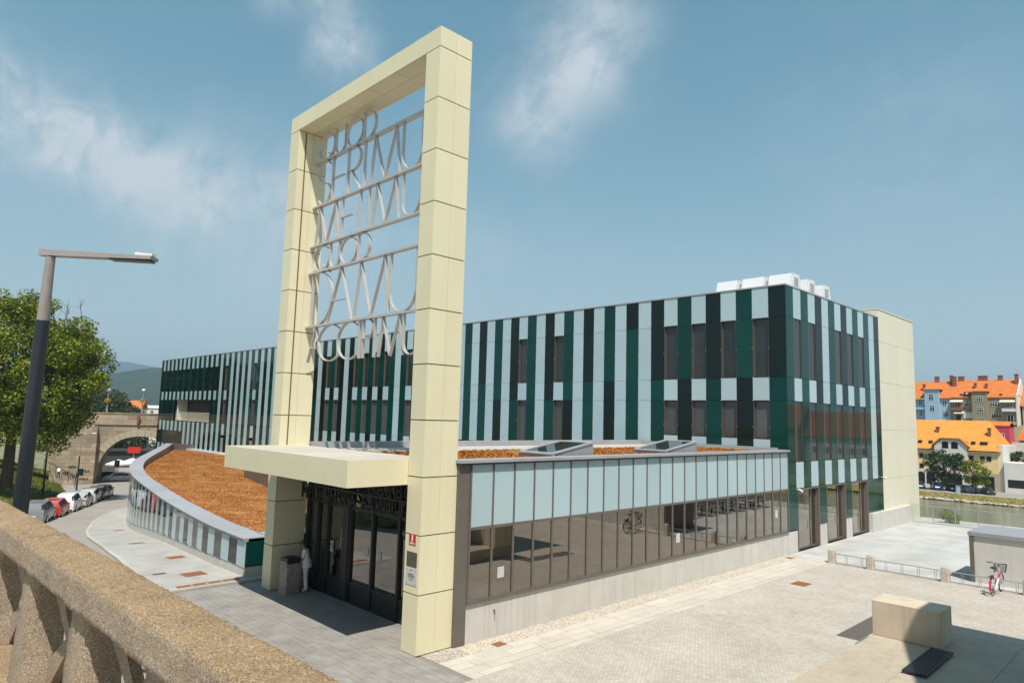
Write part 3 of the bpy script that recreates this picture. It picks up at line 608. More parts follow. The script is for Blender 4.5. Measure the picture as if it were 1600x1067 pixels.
# ------------------------------------------------------------------ entrance hall with curtain wall under the canopy
YC = 1.34; hx0, hx1 = -W + WP - .05, -WP + .05
hall = thing('entrance_glazing', 'dark framed glass entrance wall with sliding doors under the canopy', 'entrance', (0, 0, 0))
MULL = [-8.42, -7.66, -6.98, -5.95, -5.50, -4.18, -2.74, -2.35, -.70]
for x_ in MULL: MB().box(x_ - .045, x_ + .045, YC - .09, YC + .09, .02, 4.2).build('mullion', 'dark_metal', hall)
for z_ in (.06, .62, 3.02, 4.2):
    for k in range(len(MULL) - 1):
        if z_ == .62 and k in (3,): continue
        MB().box(MULL[k] + .045, MULL[k + 1] - .045, YC - .06, YC + .06, z_ - .05, z_ + .05).build('transom', 'dark_metal', hall)
for k in range(len(MULL) - 1):
    a, b = MULL[k] + .045, MULL[k + 1] - .045
    if k == 3: MB().box(a, b, YC - .12, YC + .12, .11, 4.15).build('door_post', 'dark_metal', hall); continue
    MB().box(a, b, YC - .03, YC + .03, .11, .57).build('kick_panel', 'dark_metal', hall)
    MB().box(a, b, YC - .006, YC + .006, .67, 2.97).build('pane', 'door_glass', hall)
    MB().box(a, b, YC - .006, YC + .006, 3.07, 4.15).build('pane', 'door_glass', hall)
MB().box(hx0, hx1, YC - .16, YC - .10, -.01, .012).build('threshold', 'grey_metal', hall)
struct(MB().box(-8.6, -.6, YC + .2, 12, -.3, -.012).build('hall_floor', 'interior_dark'))
def stick(name, label, cat, x, z, w, h, y, mat='paper', pic=None):
    o = thing(name, label, cat, (x, y, z)); MB().box(-w / 2, w / 2, -.006, 0, -h / 2, h / 2).build('sheet', mat, o)
    if pic == 'face':
        MB().ring((0, -.008, .06), (0, 1, 0), .055, .012, 16, 4).box(-.05, .06, -.010, -.0062, -.09, -.06).box(.03, .06, -.010, -.0062, -.06, .06).build('pictogram', 'ink', o)
    if pic == 'chair':
        MB().ring((0, -.008, -.03), (0, 1, 0), .05, .010, 14, 4).box(-.015, .01, -.010, -.0062, -.02, .08).box(-.01, .06, -.010, -.0062, -.03, -.012).build('pictogram', 'paper', o)
    return o
stick('notice_sticker', 'white sticker with black pictogram on the entrance glass', 'sticker', -6.66, 1.62, .20, .36, YC - .09 + .05, 'paper', 'face')
stick('door_notice', 'blank white paper on the left sliding door', 'notice', -4.55, 1.74, .20, .26, YC - .014)
stick('door_notice', 'blank white paper on the right sliding door', 'notice', -3.81, 1.74, .20, .26, YC - .014)
stick('access_sign', 'small black wheelchair sign beside the right gate pylon', 'sign', -2.56, 2.60, .20, .34, YC - .014, 'black', 'chair')
# dark lettering hung under the canopy
for body, zt_, lab in (('UNIVERZA V MARIBORU', 3.66, 'upper row of dark letters UNIVERZA V MARIBORU under the canopy'), ('MEDICINSKA FAKULTETA', 3.12, 'lower row of dark letters MEDICINSKA FAKULTETA under the canopy')):
    o = thing('name_lettering', lab, 'lettering', (0, 0, 0)); chs = []
    for ch in body:
        if ch == ' ': chs.append((None, .30)); continue
        me = text_mesh('letter', ch, .62, 'dark_metal', .05); lo = min(v.co.x for v in me.vertices)
        for v in me.vertices: v.co.x -= lo
        chs.append((me, max(v.co.x for v in me.vertices) + .085))
    k = 7.6 / sum(c_[1] for c_ in chs); xq = -8.30
    for me, wd in chs:
        if me:
            for v in me.vertices: v.co.x *= k
            q = put('letter', me, o, (xq, .95, zt_)); q.rotation_euler = (R(90), 0, 0)
        xq += wd * k
    MB().box(-8.38, -.66, .93, .97, zt_ + .44, zt_ + .50).build('hanging_rail', 'dark_metal', o)
    for x_ in (-7.5, -5.5, -3.5, -1.6): MB().box(x_ - .012, x_ + .012, .938, .962, zt_ + .5, CB + .003).build('hanger', 'dark_metal', o)

# ------------------------------------------------------------------ low glazed wing on the plaza
XW = .10; y0w, y1w = 1.60, 21.90; NP = 24; PW = (y1w - y0w) / NP; ZS, ZM, ZT = 1.08, 3.05, 4.80
wing = thing('glazed_wing', 'low flat-roofed wing with pale panels over a long window band', 'building', (0, 0, 0))
MB().box(-.35, XW, 1.166, 1.56, .0, 4.80).build('end_post', 'brown_metal', wing)
for k in range(0, 12):
    a, b = 1.561 + (22.98 - 1.561) * k / 12, 1.561 + (22.98 - 1.561) * (k + 1) / 12
    panel('plinth_panel', 'plinth', wing, -.25, XW - .03, a + .004, b - .004, -.2, ZS - .06)
MB().box(-.05, XW + .03, 1.561, 21.93, ZS - .055, ZS).build('sill', 'brown_metal', wing)
for k in range(NP + 1):
    y_ = y0w + k * PW
    panel('mullion', 'brown_metal', wing, XW - .12, XW + .022, y_ - .028, y_ + .028, ZS + .001, ZT)
for k in range(NP):
    a, b = y0w + k * PW + .028, y0w + (k + 1) * PW - .028
    panel('pale_panel', 'pale_glass', wing, XW - .03, XW, a, b, ZM + .04, ZT - .01)
    panel('pane', 'clear_glass', wing, XW - .022, XW - .012, a, b, ZS + .05, ZM - .04)
    panel('transom', 'brown_metal', wing, XW - .08, XW + .012, a, b, ZM - .04, ZM + .04)
    panel('bottom_rail', 'brown_metal', wing, XW - .08, XW + .012, a, b, ZS + .001, ZS + .05)
MB().box(-.45, XW + .10, 1.166, 21.93, ZT + .001, ZT + .05).build('gutter', 'dark_metal', wing)
for k in range(10):
    a, b = 1.10 + (21.93 - 1.10) * k / 10, 1.10 + (21.93 - 1.10) * (k + 1) / 10
    panel('coping', 'coping_grey', wing, -.30, XW + .13, a + .002, b - .002, ZT + .052, 4.935)
rf = MB(); rf.box(-8.6, -.34, 1.166, 21.9, 4.55, 4.80); rf.build('roof_slab', 'interior', wing)
rs = MB(); rs.box(-5.0, -.62, 1.5, 21.3, 4.801, 4.86); rs.build('sedum_bed', 'sedum', wing); MB().box(-8.24, -.35, 1.18, 21.61, 4.801, 4.835).build('gravel_margin', 'slab_light', wing)
for k in range(14):
    a, b = 1.2 + 20.4 * k / 14, 1.2 + 20.4 * (k + 1) / 14
    panel('back_parapet', 'coping_grey', wing, -8.6, -8.25, a + .003, b - .003, 4.80, 5.06)
MB().box(-8.24, -.36, 21.62, 21.88, 4.80, 5.02).build('rear_parapet', 'coping_grey', wing)
MB().box(-8.8, -8.62, 1.5, 21.9, 0, 4.95).build('side_wall', 'brown_metal', wing)
struct(MB().box(-8.55, -.3, 1.9, 21.9, -.3, .35).build('wing_floor', 'interior'))
MB().box(-8.55, -8.4, 1.9, 21.9, .35, 4.5).build('inner_wall', 'interior', wing)
MB().box(-8.3, -.3, 21.6, 21.88, .35, 4.5).build('end_wall', 'interior', wing)
for k in range(12):    # slim window boards / fins behind the glass and a few columns
    pass
for y_ in (4.2, 8.4, 12.6, 16.8, 20.5): MB().cyl((-1.1, y_, .35), .16, 4.15, 18).build('column', 'white_paint', wing, smooth=True)
MB().box(-.34, -.05, 1.62, 21.9, .9, 1.0).build('window_board', 'slab_light', wing)
def paper(y, z, w, h, label, mat='paper'):
    o = thing('window_notice', label, 'notice', (XW - .008, y, z)); MB().box(0, .003, -w / 2, w / 2, -h / 2, h / 2).build('sheet', mat, o)
paper(2.84, 1.74, .26, .30, 'white paper notice in the second window from the gate')
paper(12.15, 1.75, .28, .34, 'white paper notice midway along the window band')
paper(20.6, 2.0, .24, .36, 'white paper notice near the far end of the window band')
o = thing('wall_tap', 'small metal tap sticking out of the near plinth', 'tap', (XW - .03, 2.62, .72)); MB().tube([(0, 0, 0), (.05, 0, 0), (.07, 0, -.04), (.07, 0, -.11)], .014, 8).ball((.04, 0, .02), (.03, .03, .02), 8, 6).build('spout', 'brown_metal', o, smooth=True)
# skylights
def skylight(y0, y1, label):
    t = thing('skylight', label, 'skylight', (0, 0, 0), group='roof skylights'); x0, x1, za, zb = -1.95, -.42, 4.97, 5.32
    MB().add([(x0, y0, 4.8), (x1, y0, 4.8), (x1, y1, 4.8), (x0, y1, 4.8), (x0, y0, za), (x1, y0, za), (x1, y1, zb), (x0, y1, zb)], [(0, 3, 2, 1), (4, 5, 6, 7), (0, 1, 5, 4), (1, 2, 6, 5), (2, 3, 7, 6), (3, 0, 4, 7)]).build('curb', 'grey_metal', t)
    sl_ = (zb - za) / (y1 - y0)
    def sl(xa, xb, ya, yb, d0, d1): return MB().add([(xa, ya, za + (ya - y0) * sl_ + d0), (xb, ya, za + (ya - y0) * sl_ + d0), (xb, yb, za + (yb - y0) * sl_ + d0), (xa, yb, za + (yb - y0) * sl_ + d0), (xa, ya, za + (ya - y0) * sl_ + d1), (xb, ya, za + (ya - y0) * sl_ + d1), (xb, yb, za + (yb - y0) * sl_ + d1), (xa, yb, za + (yb - y0) * sl_ + d1)], [(0, 3, 2, 1), (4, 5, 6, 7), (0, 1, 5, 4), (1, 2, 6, 5), (2, 3, 7, 6), (3, 0, 4, 7)])
    for a in ((x0, x1, y0 - .04, y0 + .10), (x0, x1, y1 - .10, y1 + .04), (x0 - .03, x0 + .12, y0 + .1, y1 - .1), (x1 - .12, x1 + .03, y0 + .1, y1 - .1)): sl(*a, .001, .05).build('frame', 'coping_grey', t)
    sl(x0 + .12, x1 - .12, y0 + .1, y1 - .1, .004, .03).build('pane', 'window_glass', t)
skylight(5.5, 7.6, 'slanted roof skylight on the wing nearest the gate')
skylight(12.1, 14.4, 'slanted roof skylight on the wing nearest the tall block')
# lower hall roof behind the gate, with its curved brown parapet
BW = [(-9.0, 4.3), (-14, 5.3), (-20, 6.7), (-25, 8.0), (-29.1, 9.32), (-33, 10.24), (-36.5, 10.91)]
low = thing('lower_roof', 'low brown metal parapet wall rising from the planted roof behind the canopy', 'parapet', (0, 0, 0))
for i in range(len(BW) - 1):
    a, b = Vector(BW[i]), Vector(BW[i + 1]); n_ = max(2, round((b - a).length / .9)); t = (b - a) / n_; nn = Vector((t.y, -t.x)).normalized() * .06
    for k in range(n_):
        p, q = a + t * (k + .01), a + t * (k + .99); MB().prism([p, q, q - nn, p - nn], .2, 2.3).build('sheet', 'brown_metal', low)
MB().prism([(p[0], p[1] + .1) for p in BW] + [(-37, 21.8), (-9.0, 21.8)], .2, 2.15).build('roof', 'grey_metal', low)

# ------------------------------------------------------------------ the tall striped block
YF = 21.95; X1 = .10; WC = [.879] * 11 + [(84.45) / 102] * 102; xb_ = [X1]
for w_ in WC: xb_.append(xb_[-1] - w_)
YB = 35.6; TOP = 13.10; ROWZ = [TOP, 11.53, 8.50, 7.34, 4.40, 3.05, 0.2]
blk = thing('striped_block', 'long three-storey block clad in pale and dark green glass stripes', 'building', (0, 0, 0))
XL = xb_[-1]
# core with recess for the loggia
core = MB(); core.box(XL + .1, -87.1, YF + .45, YB, -6, TOP - .1); core.box(-74.1, X1 - .5, YF + .45, YB, -6, TOP - .1)
core.box(-87.1, -74.1, YF + .45, YB, -6, 4.55); core.box(-87.1, -74.1, YF + .45, YB, 7.38, TOP - .1); core.box(-87.1, -74.1, YF + 1.75, YB, 4.55, 7.38)
core.build('core', 'interior_dark', blk)
DARK = {0: 'gk gb gk', 1: ''}
T_ = 'gsgbgbbgbgbgbgbg'
pat = [dict(zip(range(0, 30, 2), s)) for s in ('sgbgbbgbgbgbgbg', 'sgbgbggbgbgbgbg', 'gbgbggbggbgbggg', 'gbgbggbgbggGbgg'.lower(), 'gbgbggbgbgggbgg', 'gbgbggbgbgggbgg')]
WIN = {1, 3, 5, 7, 17, 21, 37, 41, 43, 45, 47, 51, 53, 73, 83}
cnt = {'pale_panel': 0, 'dark_panel': 0}; joined = {'pale_glass': MB(), 'green_glass': MB(), 'black_glass': MB()}
def clad(mat, x0, x1, y0, y1, z0, z1):
    nm = 'pale_panel' if mat == 'pale_glass' else 'dark_panel'
    cnt[nm] += 1
    if cnt[nm] <= 298: panel(nm, mat, blk, x0, x1, y0, y1, z0, z1)
    else: joined[mat].box(x0, x1, y0, y1, z0, z1)
def window_south(x0, x1, z0, z1, parent, deep=.20):
    """recessed opening in the long facade: brown reveals, set-back pane, opening sash"""
    f = MB(); f.box(x0, x0 + .025, YF + .01, YF + deep, z0, z1); f.box(x1 - .025, x1, YF + .01, YF + deep, z0, z1); f.box(x0 + .025, x1 - .025, YF + .01, YF + deep, z1 - .025, z1); f.box(x0 + .025, x1 - .025, YF + .01, YF + deep, z0, z0 + .025)
    f.box(x0 + .025, x0 + .10, YF + deep - .08, YF + deep - .01, z0 + .025, z1 - .025); f.box(x1 - .09, x1 - .025, YF + deep - .08, YF + deep - .01, z0 + .025, z1 - .025)
    w = f.build('window', 'reveal', parent)
    MB().box(x0 + .10, x1 - .09, YF + deep - .05, YF + deep - .03, z0 + .05, z1 - .05).build('pane', 'window_blind' if z1 < 8 else 'window_glass', w)
    MB().box(x0 + .05, x1 - .05, YF + deep - .005, YF + .44, z0 + .05, z1 - .05).build('blind', 'interior_dark', w)
gp = .008
order = list(range(0, 57)) + list(range(67, 113)) + list(range(57, 67))
for c in order:
    xr, xl = xb_[c], xb_[c + 1]; x0, x1 = xl + gp, xr - gp
    if c == 112: x0 = xl
    for r in range(6):
        z1, z0 = ROWZ[r] - gp, ROWZ[r + 1] + gp
        if (r >= 4 and c < 30) or (r == 5 and c < 62): continue                       # hidden behind the wing and the hall
        pale = c % 2 == 1
        if r == 3 and c < 11: z0 = 4.60
        if 89 <= c <= 104 and r == 3: continue               # loggia
        if c >= 87 and (r == 1 or (r == 3)):
            clad('black_glass' if (c + r) % 3 else 'green_glass', x0, x1, YF, YF + .05, z0, z1); continue
        if c >= 100 and r == 5: clad('black_glass', x0, x1, YF, YF + .05, z0 + 1.0, z1); clad('pale_glass' if pale else 'green_glass', x0, x1, YF, YF + .05, z0 - 2.0, z0 + .98); continue
        if pale:
            if c in WIN and r in (1, 3):
                if r == 3 and c < 11: window_south(x0, x1, 5.42, z1, blk); clad('pale_glass', x0, x1, YF, YF + .05, 4.6, 5.40)
                else: window_south(x0, x1, z0, z1, blk)
            elif c in (73, 83) and r == 5:
                MB().box(x0, x1, YF + .02, YF + .10, z0, z1 - .3).build('door', 'grey_metal', blk)
            else: clad('pale_glass', x0, x1, YF, YF + .05, z0, z1)
        else:
            ch = pat[min(r, 5)].get(c) if c < 29 else ('g' if random.random() < .55 else 'b')
            clad({'g': 'green_glass', 'b': 'black_glass', 's': 'black_glass'}[ch], x0, x1, YF, YF + .05, z0, z1)
# little clamps between the panels near the corner
cl_ = MB().box(-.014, .014, -.02, .0, -.025, .025).mesh('clamp', 'coping_grey')
k_ = 0
for c in range(1, 30):
    for z in (11.53, 10.0, 8.5, 7.34, 6.0):
        put('clamp', cl_, blk, (xb_[c], YF, z))
# roof edge
n_ = 24
for k in range(n_):
    a, b = XL + (X1 - XL) * k / n_, XL + (X1 - XL) * (k + 1) / n_
    panel('roof_trim', 'coping_grey', blk, a + .002, b - .002 + (.03 if k == n_ - 1 else 0), YF - .03, YF + .35, TOP + .002, TOP + .07)
for k in range(4):
    a, b = YF + .351 + (YB - YF - .351) * k / 4, YF + .351 + (YB - YF - .351) * (k + 1) / 4
    panel('roof_trim', 'coping_grey', blk, X1 - .35, X1 + .03, a + .002, b - .002, TOP + .002, TOP + .07)
MB().box(XL + .1, X1 - .36, YF + .36, YB, TOP - .09, TOP - .02).build('roof', 'grey_metal', blk)
# loggia: cream cheek wall, dark ceiling, floor, balustrade
MB().box(-87.1, -86.9, YF + .3, YF + 1.65, 4.56, 7.36).build('loggia_cheek', 'cream_wall', blk)
MB().box(-86.89, -74.3, YF + 1.62, YF + 1.72, 4.56, 7.36).build('loggia_back', 'interior_dark', blk)
MB().box(-86.89, -74.11, YF + .05, YF + 1.61, 4.50, 4.60).build('loggia_floor', 'plinth', blk)
b = MB(); b.box(-86.9, -74.2, YF + .10, YF + .15, 5.60, 5.66); b.box(-86.9, -74.2, YF + .10, YF + .15, 4.72, 4.77); b.build('handrail', 'cream_wall', blk)
for k in range(46): panel('baluster', 'cream_wall', blk, -86.8 + k * .275, -86.77 + k * .275, YF + .11, YF + .14, 4.775, 5.595)
# right-hand facade (facing the terrace)
NPY = 15; PY = (YB - YF) / NPY
RZ = [TOP, 11.53, 8.50, 7.34, 4.33, 3.05]
def window_east(y0, y1, z0, z1, parent, deep=.10):
    f = MB(); f.box(X1 - deep, X1 - .012, y0, y0 + .02, z0, z1); f.box(X1 - deep, X1 - .012, y1 - .02, y1, z0, z1); f.box(X1 - deep, X1 - .012, y0 + .02, y1 - .02, z1 - .02, z1); f.box(X1 - deep, X1 - .012, y0 + .02, y1 - .02, z0, z0 + .02); f.box(X1 - deep + .01, X1 - deep + .07, y0 + .02, y0 + .20, z0 + .02, z1 - .02)
    w = f.build('window', 'reveal', parent)
    MB().box(X1 - deep + .03, X1 - deep + .05, y0 + .20, y1 - .02, z0 + .02, z1 - .02).build('pane', 'window_glass', w)
    MB().box(X1 - .49, X1 - deep + .005, y0 + .05, y1 - .05, z0 + .05, z1 - .05).build('blind', 'interior_dark', w)
for c in range(NPY):
    y0, y1 = YF + c * PY + gp + (.05 if c == 0 else 0), YF + (c + 1) * PY - gp
    for r in range(5):
        z1, z0 = RZ[r] - gp, RZ[r + 1] + gp
        if r == 4 and c == 0: z0 = 3.06
        odd = c % 2 == 1
        if odd and r in (1, 3) and c not in ((5, 13) if r == 1 else (13,)): window_east(y0, y1, z0, z1, blk)
        elif odd: panel('pale_panel', 'pale_glass', blk, X1 - .05, X1, y0, y1, z0, z1)
        else: panel('dark_panel', 'black_glass' if c in (4, 8, 14) and r < 3 else 'green_glass', blk, X1 - .05, X1, y0, y1, z0, z1)
# ground floor of that facade: green piers on concrete feet, three recessed glass doors
for a, b in ((21.96, 23.0), (25.66, 26.64), (29.30, 30.26), (32.86, 35.58)):
    n_ = 3 if b - a > 2 else 1
    for k in range(n_):
        p, q = a + (b - a) * k / n_, a + (b - a) * (k + 1) / n_
        panel('dark_panel', 'green_glass' if k != 1 else 'pale_glass' if False else 'green_glass', blk, X1 - .05, X1, p + gp, q - gp, 1.09, 3.04)
    if a > 24: panel('pier_foot', 'plinth', blk, X1 - .5, X1 - .02, a + (.0 if a > 24 else 1.0), b, -.2, 1.08)
for k, (a, b) in enumerate(((23.0, 25.66), (26.64, 29.30), (30.26, 32.86))):
    d = MB(); xi = X1 - .26
    d.box(xi, X1 - .002, a + .002, a + .07, 0.005, 3.03); d.box(xi, X1 + .006, b - .09, b - .002, 0.005, 3.03); d.box(xi, X1 - .002, a + .07, b - .09, 2.95, 3.03); d.box(xi, xi + .08, a + .07, a + .15, .01, 2.95); d.box(xi, xi + .08, b - .75, b - .62, .01, 2.95); d.box(xi, xi + .08, a + .15, b - .75, .01, .10); d.box(xi, xi + .08, b - .62, b - .09, .01, .10)
    o = d.build('door_frame', 'brown_metal', blk)
    MB().box(xi + .03, xi + .045, a + .15, b - .75, .10, 2.95).build('door_pane', 'clear_glass', o); MB().box(xi + .03, xi + .045, b - .62, b - .09, .10, 2.95).build('door_pane', 'clear_glass', o)
    MB().tube([(xi + .12, b - .85, .9), (xi + .12, b - .85, 1.3)], .015, 8).build('door_handle', 'chrome', o)
struct(MB().box(-8, X1 - .5, 22.5, 35.5, -.3, .0).build('ground_floor_slab', 'interior'))
for nm, m_ in (('pale_panels', 'pale_glass'), ('green_panels', 'green_glass'), ('black_panels', 'black_glass')):
    if joined[m_].v: stuff(joined[m_].build(nm, m_, blk))
# small security cameras on the corners
for y_, z_, lab in ((22.9, 3.0, 'white security camera over the first terrace door'), (35.3, 3.1, 'white security camera at the far end of the terrace doors')):
    o = thing('security_camera', lab, 'camera', (X1, y_, z_)); MB().box(0, .10, -.03, .03, -.02, .02).build('bracket', 'white_plastic', o); MB().tube([(.10, 0, 0), (.32, -.12, -.06)], .055, 10).build('housing', 'white_plastic', o, smooth=True)
# cream end block with panel joints
ylb = thing('cream_stair_tower', 'plain cream rendered tower at the far end of the striped block', 'building', (0, 0, 0))
Y2 = 42.95; MB().box(-12, X1 - .03, YB + .02, Y2 - .03, -9, 13.66).build('core', 'cream_gap', ylb)
LV = [-9, -4, 0, 2.95, 6.0, 9.0, 11.6, 13.66]
for i in range(len(LV) - 1):
    for k in range(2):
        a, b = YB + .02 + (Y2 - YB - .02) * k / 2, YB + .02 + (Y2 - YB - .02) * (k + 1) / 2
        panel('panel', 'cream_wall', ylb, X1 - .029, X1 - .004, a + (.0 if k == 0 else .002), b - .002, LV[i] + .006, LV[i + 1] - .006)
    panel('panel', 'cream_wall', ylb, -12, X1 - .03, Y2 - .029, Y2, LV[i] + .006, LV[i + 1] - .006)
panel('panel', 'cream_wall', ylb, -12, X1 - .03, YB - .01, YB + .019, 13.0, 13.66)
MB().box(-12, X1 + .03, YB - .03, Y2 + .03, 13.661, 13.73).build('roof_trim', 'cream_wall', ylb)
# ramp wall beside the terrace
rw = thing('ramp_wall', 'low pale concrete wall along the foot of the cream tower', 'wall', (0, 0, 0))
for k in range(3):
    a, b = 32.86 + (40.45 - 32.86) * k / 3, 32.86 + (40.45 - 32.86) * (k + 1) / 3
    panel('wall_section', 'plinth', rw, X1 + .004, X1 + .22, a + .004, b - .004, 0, 1.085)
# rooftop air handling units, three by three
def ahu(): 
    t = thing('air_unit', 'x', 'air unit', (0, 0, 0), group='white rooftop air units')
    w = 1.34
    side = [(0, 0), (1.60, 0), (1.22, 1.20), (.42, 1.20)]
    MB().extr(side, (0, 0, 0), (0, 1, 0), (0, 0, 1), (1, 0, 0), .05, w - .05).build('louvre_body', 'dark_metal', t)
    for x_ in (0, w - .049): MB().extr(side, (x_, 0, 0), (0, 1, 0), (0, 0, 1), (1, 0, 0), 0, .049).build('end_panel', 'white_paint', t)
    MB().add([(.05, -.01, .0), (w - .05, -.01, .0), (w - .05, .41, 1.23), (.05, .41, 1.23), (.05, -.05, .0), (w - .05, -.05, .0), (w - .05, .37, 1.24), (.05, .37, 1.24)], [(0, 1, 2, 3), (7, 6, 5, 4), (0, 4, 5, 1), (1, 5, 6, 2), (2, 6, 7, 3), (3, 7, 4, 0)]).build('front_panel', 'white_paint', t)
    MB().box(.0, w, .40, 1.24, 1.201, 1.25).build('top_panel', 'white_paint', t)
    for k in range(7): MB().box(w + .0005, w + .012, .55 + .0 * k, 1.05, .18 + k * .13, .25 + k * .13).build('louvre', 'grey_metal', t)
    return t
a0 = ahu(); px = [-.98, -2.55, -4.12]; pn = ['rightmost', 'middle', 'leftmost']; rn = ['front', 'second', 'back']
for j in range(3):
    for i in range(3):
        lab = f'white rooftop air unit, {pn[i]} in the {rn[j]} row at the block corner'
        loc = (px[i] - 1.1, 24.5 + j * 2.1, 13.08)
        if i == j == 0: a0.location = loc; a0['label'] = lab
        else: copy_tree(a0, loc, None, lab)

# ------------------------------------------------------------------ the curved low building with the planted roof
OUT = [(-10.46, -.04), (-13.95, .11), (-17.1, .42), (-19.96, .76), (-23.6, 1.25), (-28.7, 2.06), (-34.15, 2.97), (-38.5, 3.81), (-43.5, 5.01), (-47.9, 6.27), (-52.9, 7.95), (-58.7, 10.2), (-64.4, 12.5), (-72.8, 15.9), (-80.5, 18.9), (-83.5, 20.3)]
def resample(pts, step):
    P_ = [Vector(p) for p in pts]
    # Catmull-Rom
    Q = []
    for i in range(len(P_) - 1):
        p0, p1, p2, p3 = P_[max(i - 1, 0)], P_[i], P_[i + 1], P_[min(i + 2, len(P_) - 1)]
        for k in range(12):
            t = k / 12; Q.append(.5 * ((2 * p1) + (p2 - p0) * t + (2 * p0 - 5 * p1 + 4 * p2 - p3) * t * t + (3 * p1 - p0 - 3 * p2 + p3) * t ** 3))
    Q.append(P_[-1]); D = [0]
    for a, b in zip(Q, Q[1:]): D.append(D[-1] + (b - a).length)
    n = max(1, round(D[-1] / step)); res = []
    for k in range(n + 1):
        s = D[-1] * k / n; j = min(len(D) - 2, max(0, int(np.searchsorted(D, s)) - 1)); u = (s - D[j]) / max(1e-9, D[j + 1] - D[j]); res.append(Q[j].lerp(Q[j + 1], u))
    return res
crv = resample(OUT, .83); ZC = 1.463
cur = thing('curved_wing', 'low curved glass-walled building with an orange planted roof', 'building', (0, 0, 0))
def inward(i, d):
    a, b = crv[max(i - 1, 0)], crv[min(i + 1, len(crv) - 1)]; t = (b - a).normalized(); n = Vector((-t.y, t.x))
    if n.y < 0: n = -n
    return crv[i] + n * d
for i in range(len(crv) - 1):
    a, b = crv[i], crv[i + 1]; t = (b - a).normalized(); n = Vector((-t.y, t.x)); n = n if n.y > 0 else -n
    zb = g((a.x + b.x) / 2) + (.44 if a.x > -24 else .50); zb = min(zb, .40)
    p, q = a + t * .008, b - t * .008
    m_ = 'pale_glass' if i % 2 == 0 else ('black_glass' if i % 4 == 1 else 'window_glass')
    MB().prism([p, q, q + n * .04, p + n * .04], zb, ZC - .13).build('pale_panel' if i % 2 == 0 else 'glass_panel', m_, cur)
    MB().prism([a + n * .02 + t * .003, b + n * .02 - t * .003, b + n * .3, a + n * .3], lambda s_: g(s_[0]) - .3, zb - .004).build('plinth_panel', 'plinth', cur)
    if i % 2 == 0 and i + 2 < len(crv):
        c = crv[i + 2]
        o1, o2, i1, i2 = inward(i, -.10), inward(i + 2, -.10), inward(i, .86), inward(i + 2, .86); om, im = inward(i + 1, -.10), inward(i + 1, .86)
        MB().prism([o1, om, o2, i2, im, i1], ZC - .03, ZC + .0).build('coping', 'coping_grey', cur)
        MB().prism([inward(i, -.06), inward(i + 1, -.06), inward(i + 2, -.06), inward(i + 2, .10), inward(i + 1, .10), inward(i, .10)], ZC - .125, ZC - .034).build('fascia', 'coping_grey', cur)
    a2, b2 = inward(i, .80), inward(i + 1, .80)
    if a2.x < -30: MB().prism([a2, b2, inward(i + 1, .84), inward(i, .84)], .3, ZC - .034).build('inner_lining', 'brown_metal', cur)
MB().prism([(-10.46, -.03), (-10.42, -.03), (-10.42, 3.9), (-10.46, 3.9)], .44, ZC - .13).build('end_panel', 'green_glass', cur)
MB().prism([(-10.62, .0), (-10.44, .0), (-10.44, 3.9), (-10.62, 3.9)], -.2, .43).build('end_plinth', 'plinth', cur)
MB().prism([(-11.5, .80), (-10.36, .80), (-10.36, 3.9), (-11.5, 3.9)], ZC - .03, ZC).build('coping', 'coping_grey', cur)
MB().prism([(-83.7, 20.2), (-78.5, 21.9), (-78.6, 21.6), (-83.4, 19.9)], .2, 1.5).build('end_screen', 'brown_metal', cur)
roofz = lambda x: 1.36 + (x + 11) * (1.36 - .72) / 64.0
RI = [inward(i, .84) for i in range(0, len(crv), 2)]
poly = [(p.x, p.y) for p in RI] + [(-82.5, 21.4), (-68.5, 21.5), (-37.2, 21.7), (-36.6, 10.85)] + [BW[k] for k in range(5, -1, -1)] + [(-9.4, 3.9), (-11.45, 3.9)]
bm = bmesh.new(); f = bm.faces.new([bm.verts.new((p[0], p[1], 0)) for p in poly]); bmesh.ops.triangulate(bm, faces=[f])
for k in range(60):
    bmesh.ops.bisect_plane(bm, geom=bm.verts[:] + bm.edges[:] + bm.faces[:], plane_co=(-10.5 - k * 1.2, 0, 0), plane_no=(1, 0, 0))
for k in range(20):
    bmesh.ops.bisect_plane(bm, geom=bm.verts[:] + bm.edges[:] + bm.faces[:], plane_co=(0, .9 + k * 1.05, 0), plane_no=(0, 1, 0))
tri_src = []
for v in bm.verts: v.co.z = roofz(v.co.x) + random.uniform(-.03, .03)
bmesh.ops.triangulate(bm, faces=bm.faces[:])
me = bpy.data.meshes.new('sedum_bed'); bm.to_mesh(me); bm.free(); me.materials.append(MATS['sedum'])
if me.polygons[0].normal.z < 0: me.flip_normals()
put('sedum_bed', me, cur)
# tufts
ar = np.array([p.area for p in me.polygons]); pr = ar / ar.sum(); NT = 95000
pick = rng.choice(len(ar), NT, p=pr); tv = np.array([[me.vertices[i].co[:] for i in p.vertices] for p in me.polygons]); r1, r2 = rng.random(NT), rng.random(NT); fl = r1 + r2 > 1; r1[fl] = 1 - r1[fl]; r2[fl] = 1 - r2[fl]
TP = tv[pick, 0] + (tv[pick, 1] - tv[pick, 0]) * r1[:, None] + (tv[pick, 2] - tv[pick, 0]) * r2[:, None]
def blades(P_, h, w, lean=.5):
    n = len(P_); a = rng.uniform(0, 6.28, n); d = np.stack([np.cos(a), np.sin(a), np.zeros(n)], 1); ld = rng.normal(0, lean, (n, 3)) * [1, 1, 0]; hh = h * rng.uniform(.5, 1.3, n)
    A = P_ - d * w / 2; B = P_ + d * w / 2; Cc = P_ + np.stack([np.zeros(n), np.zeros(n), hh], 1) + ld * hh[:, None]
    return np.stack([A, B, Cc], 1).reshape(-1, 3), np.arange(3 * n).reshape(-1, 3)
Vb, Fb = blades(TP, .05, .036, .9)
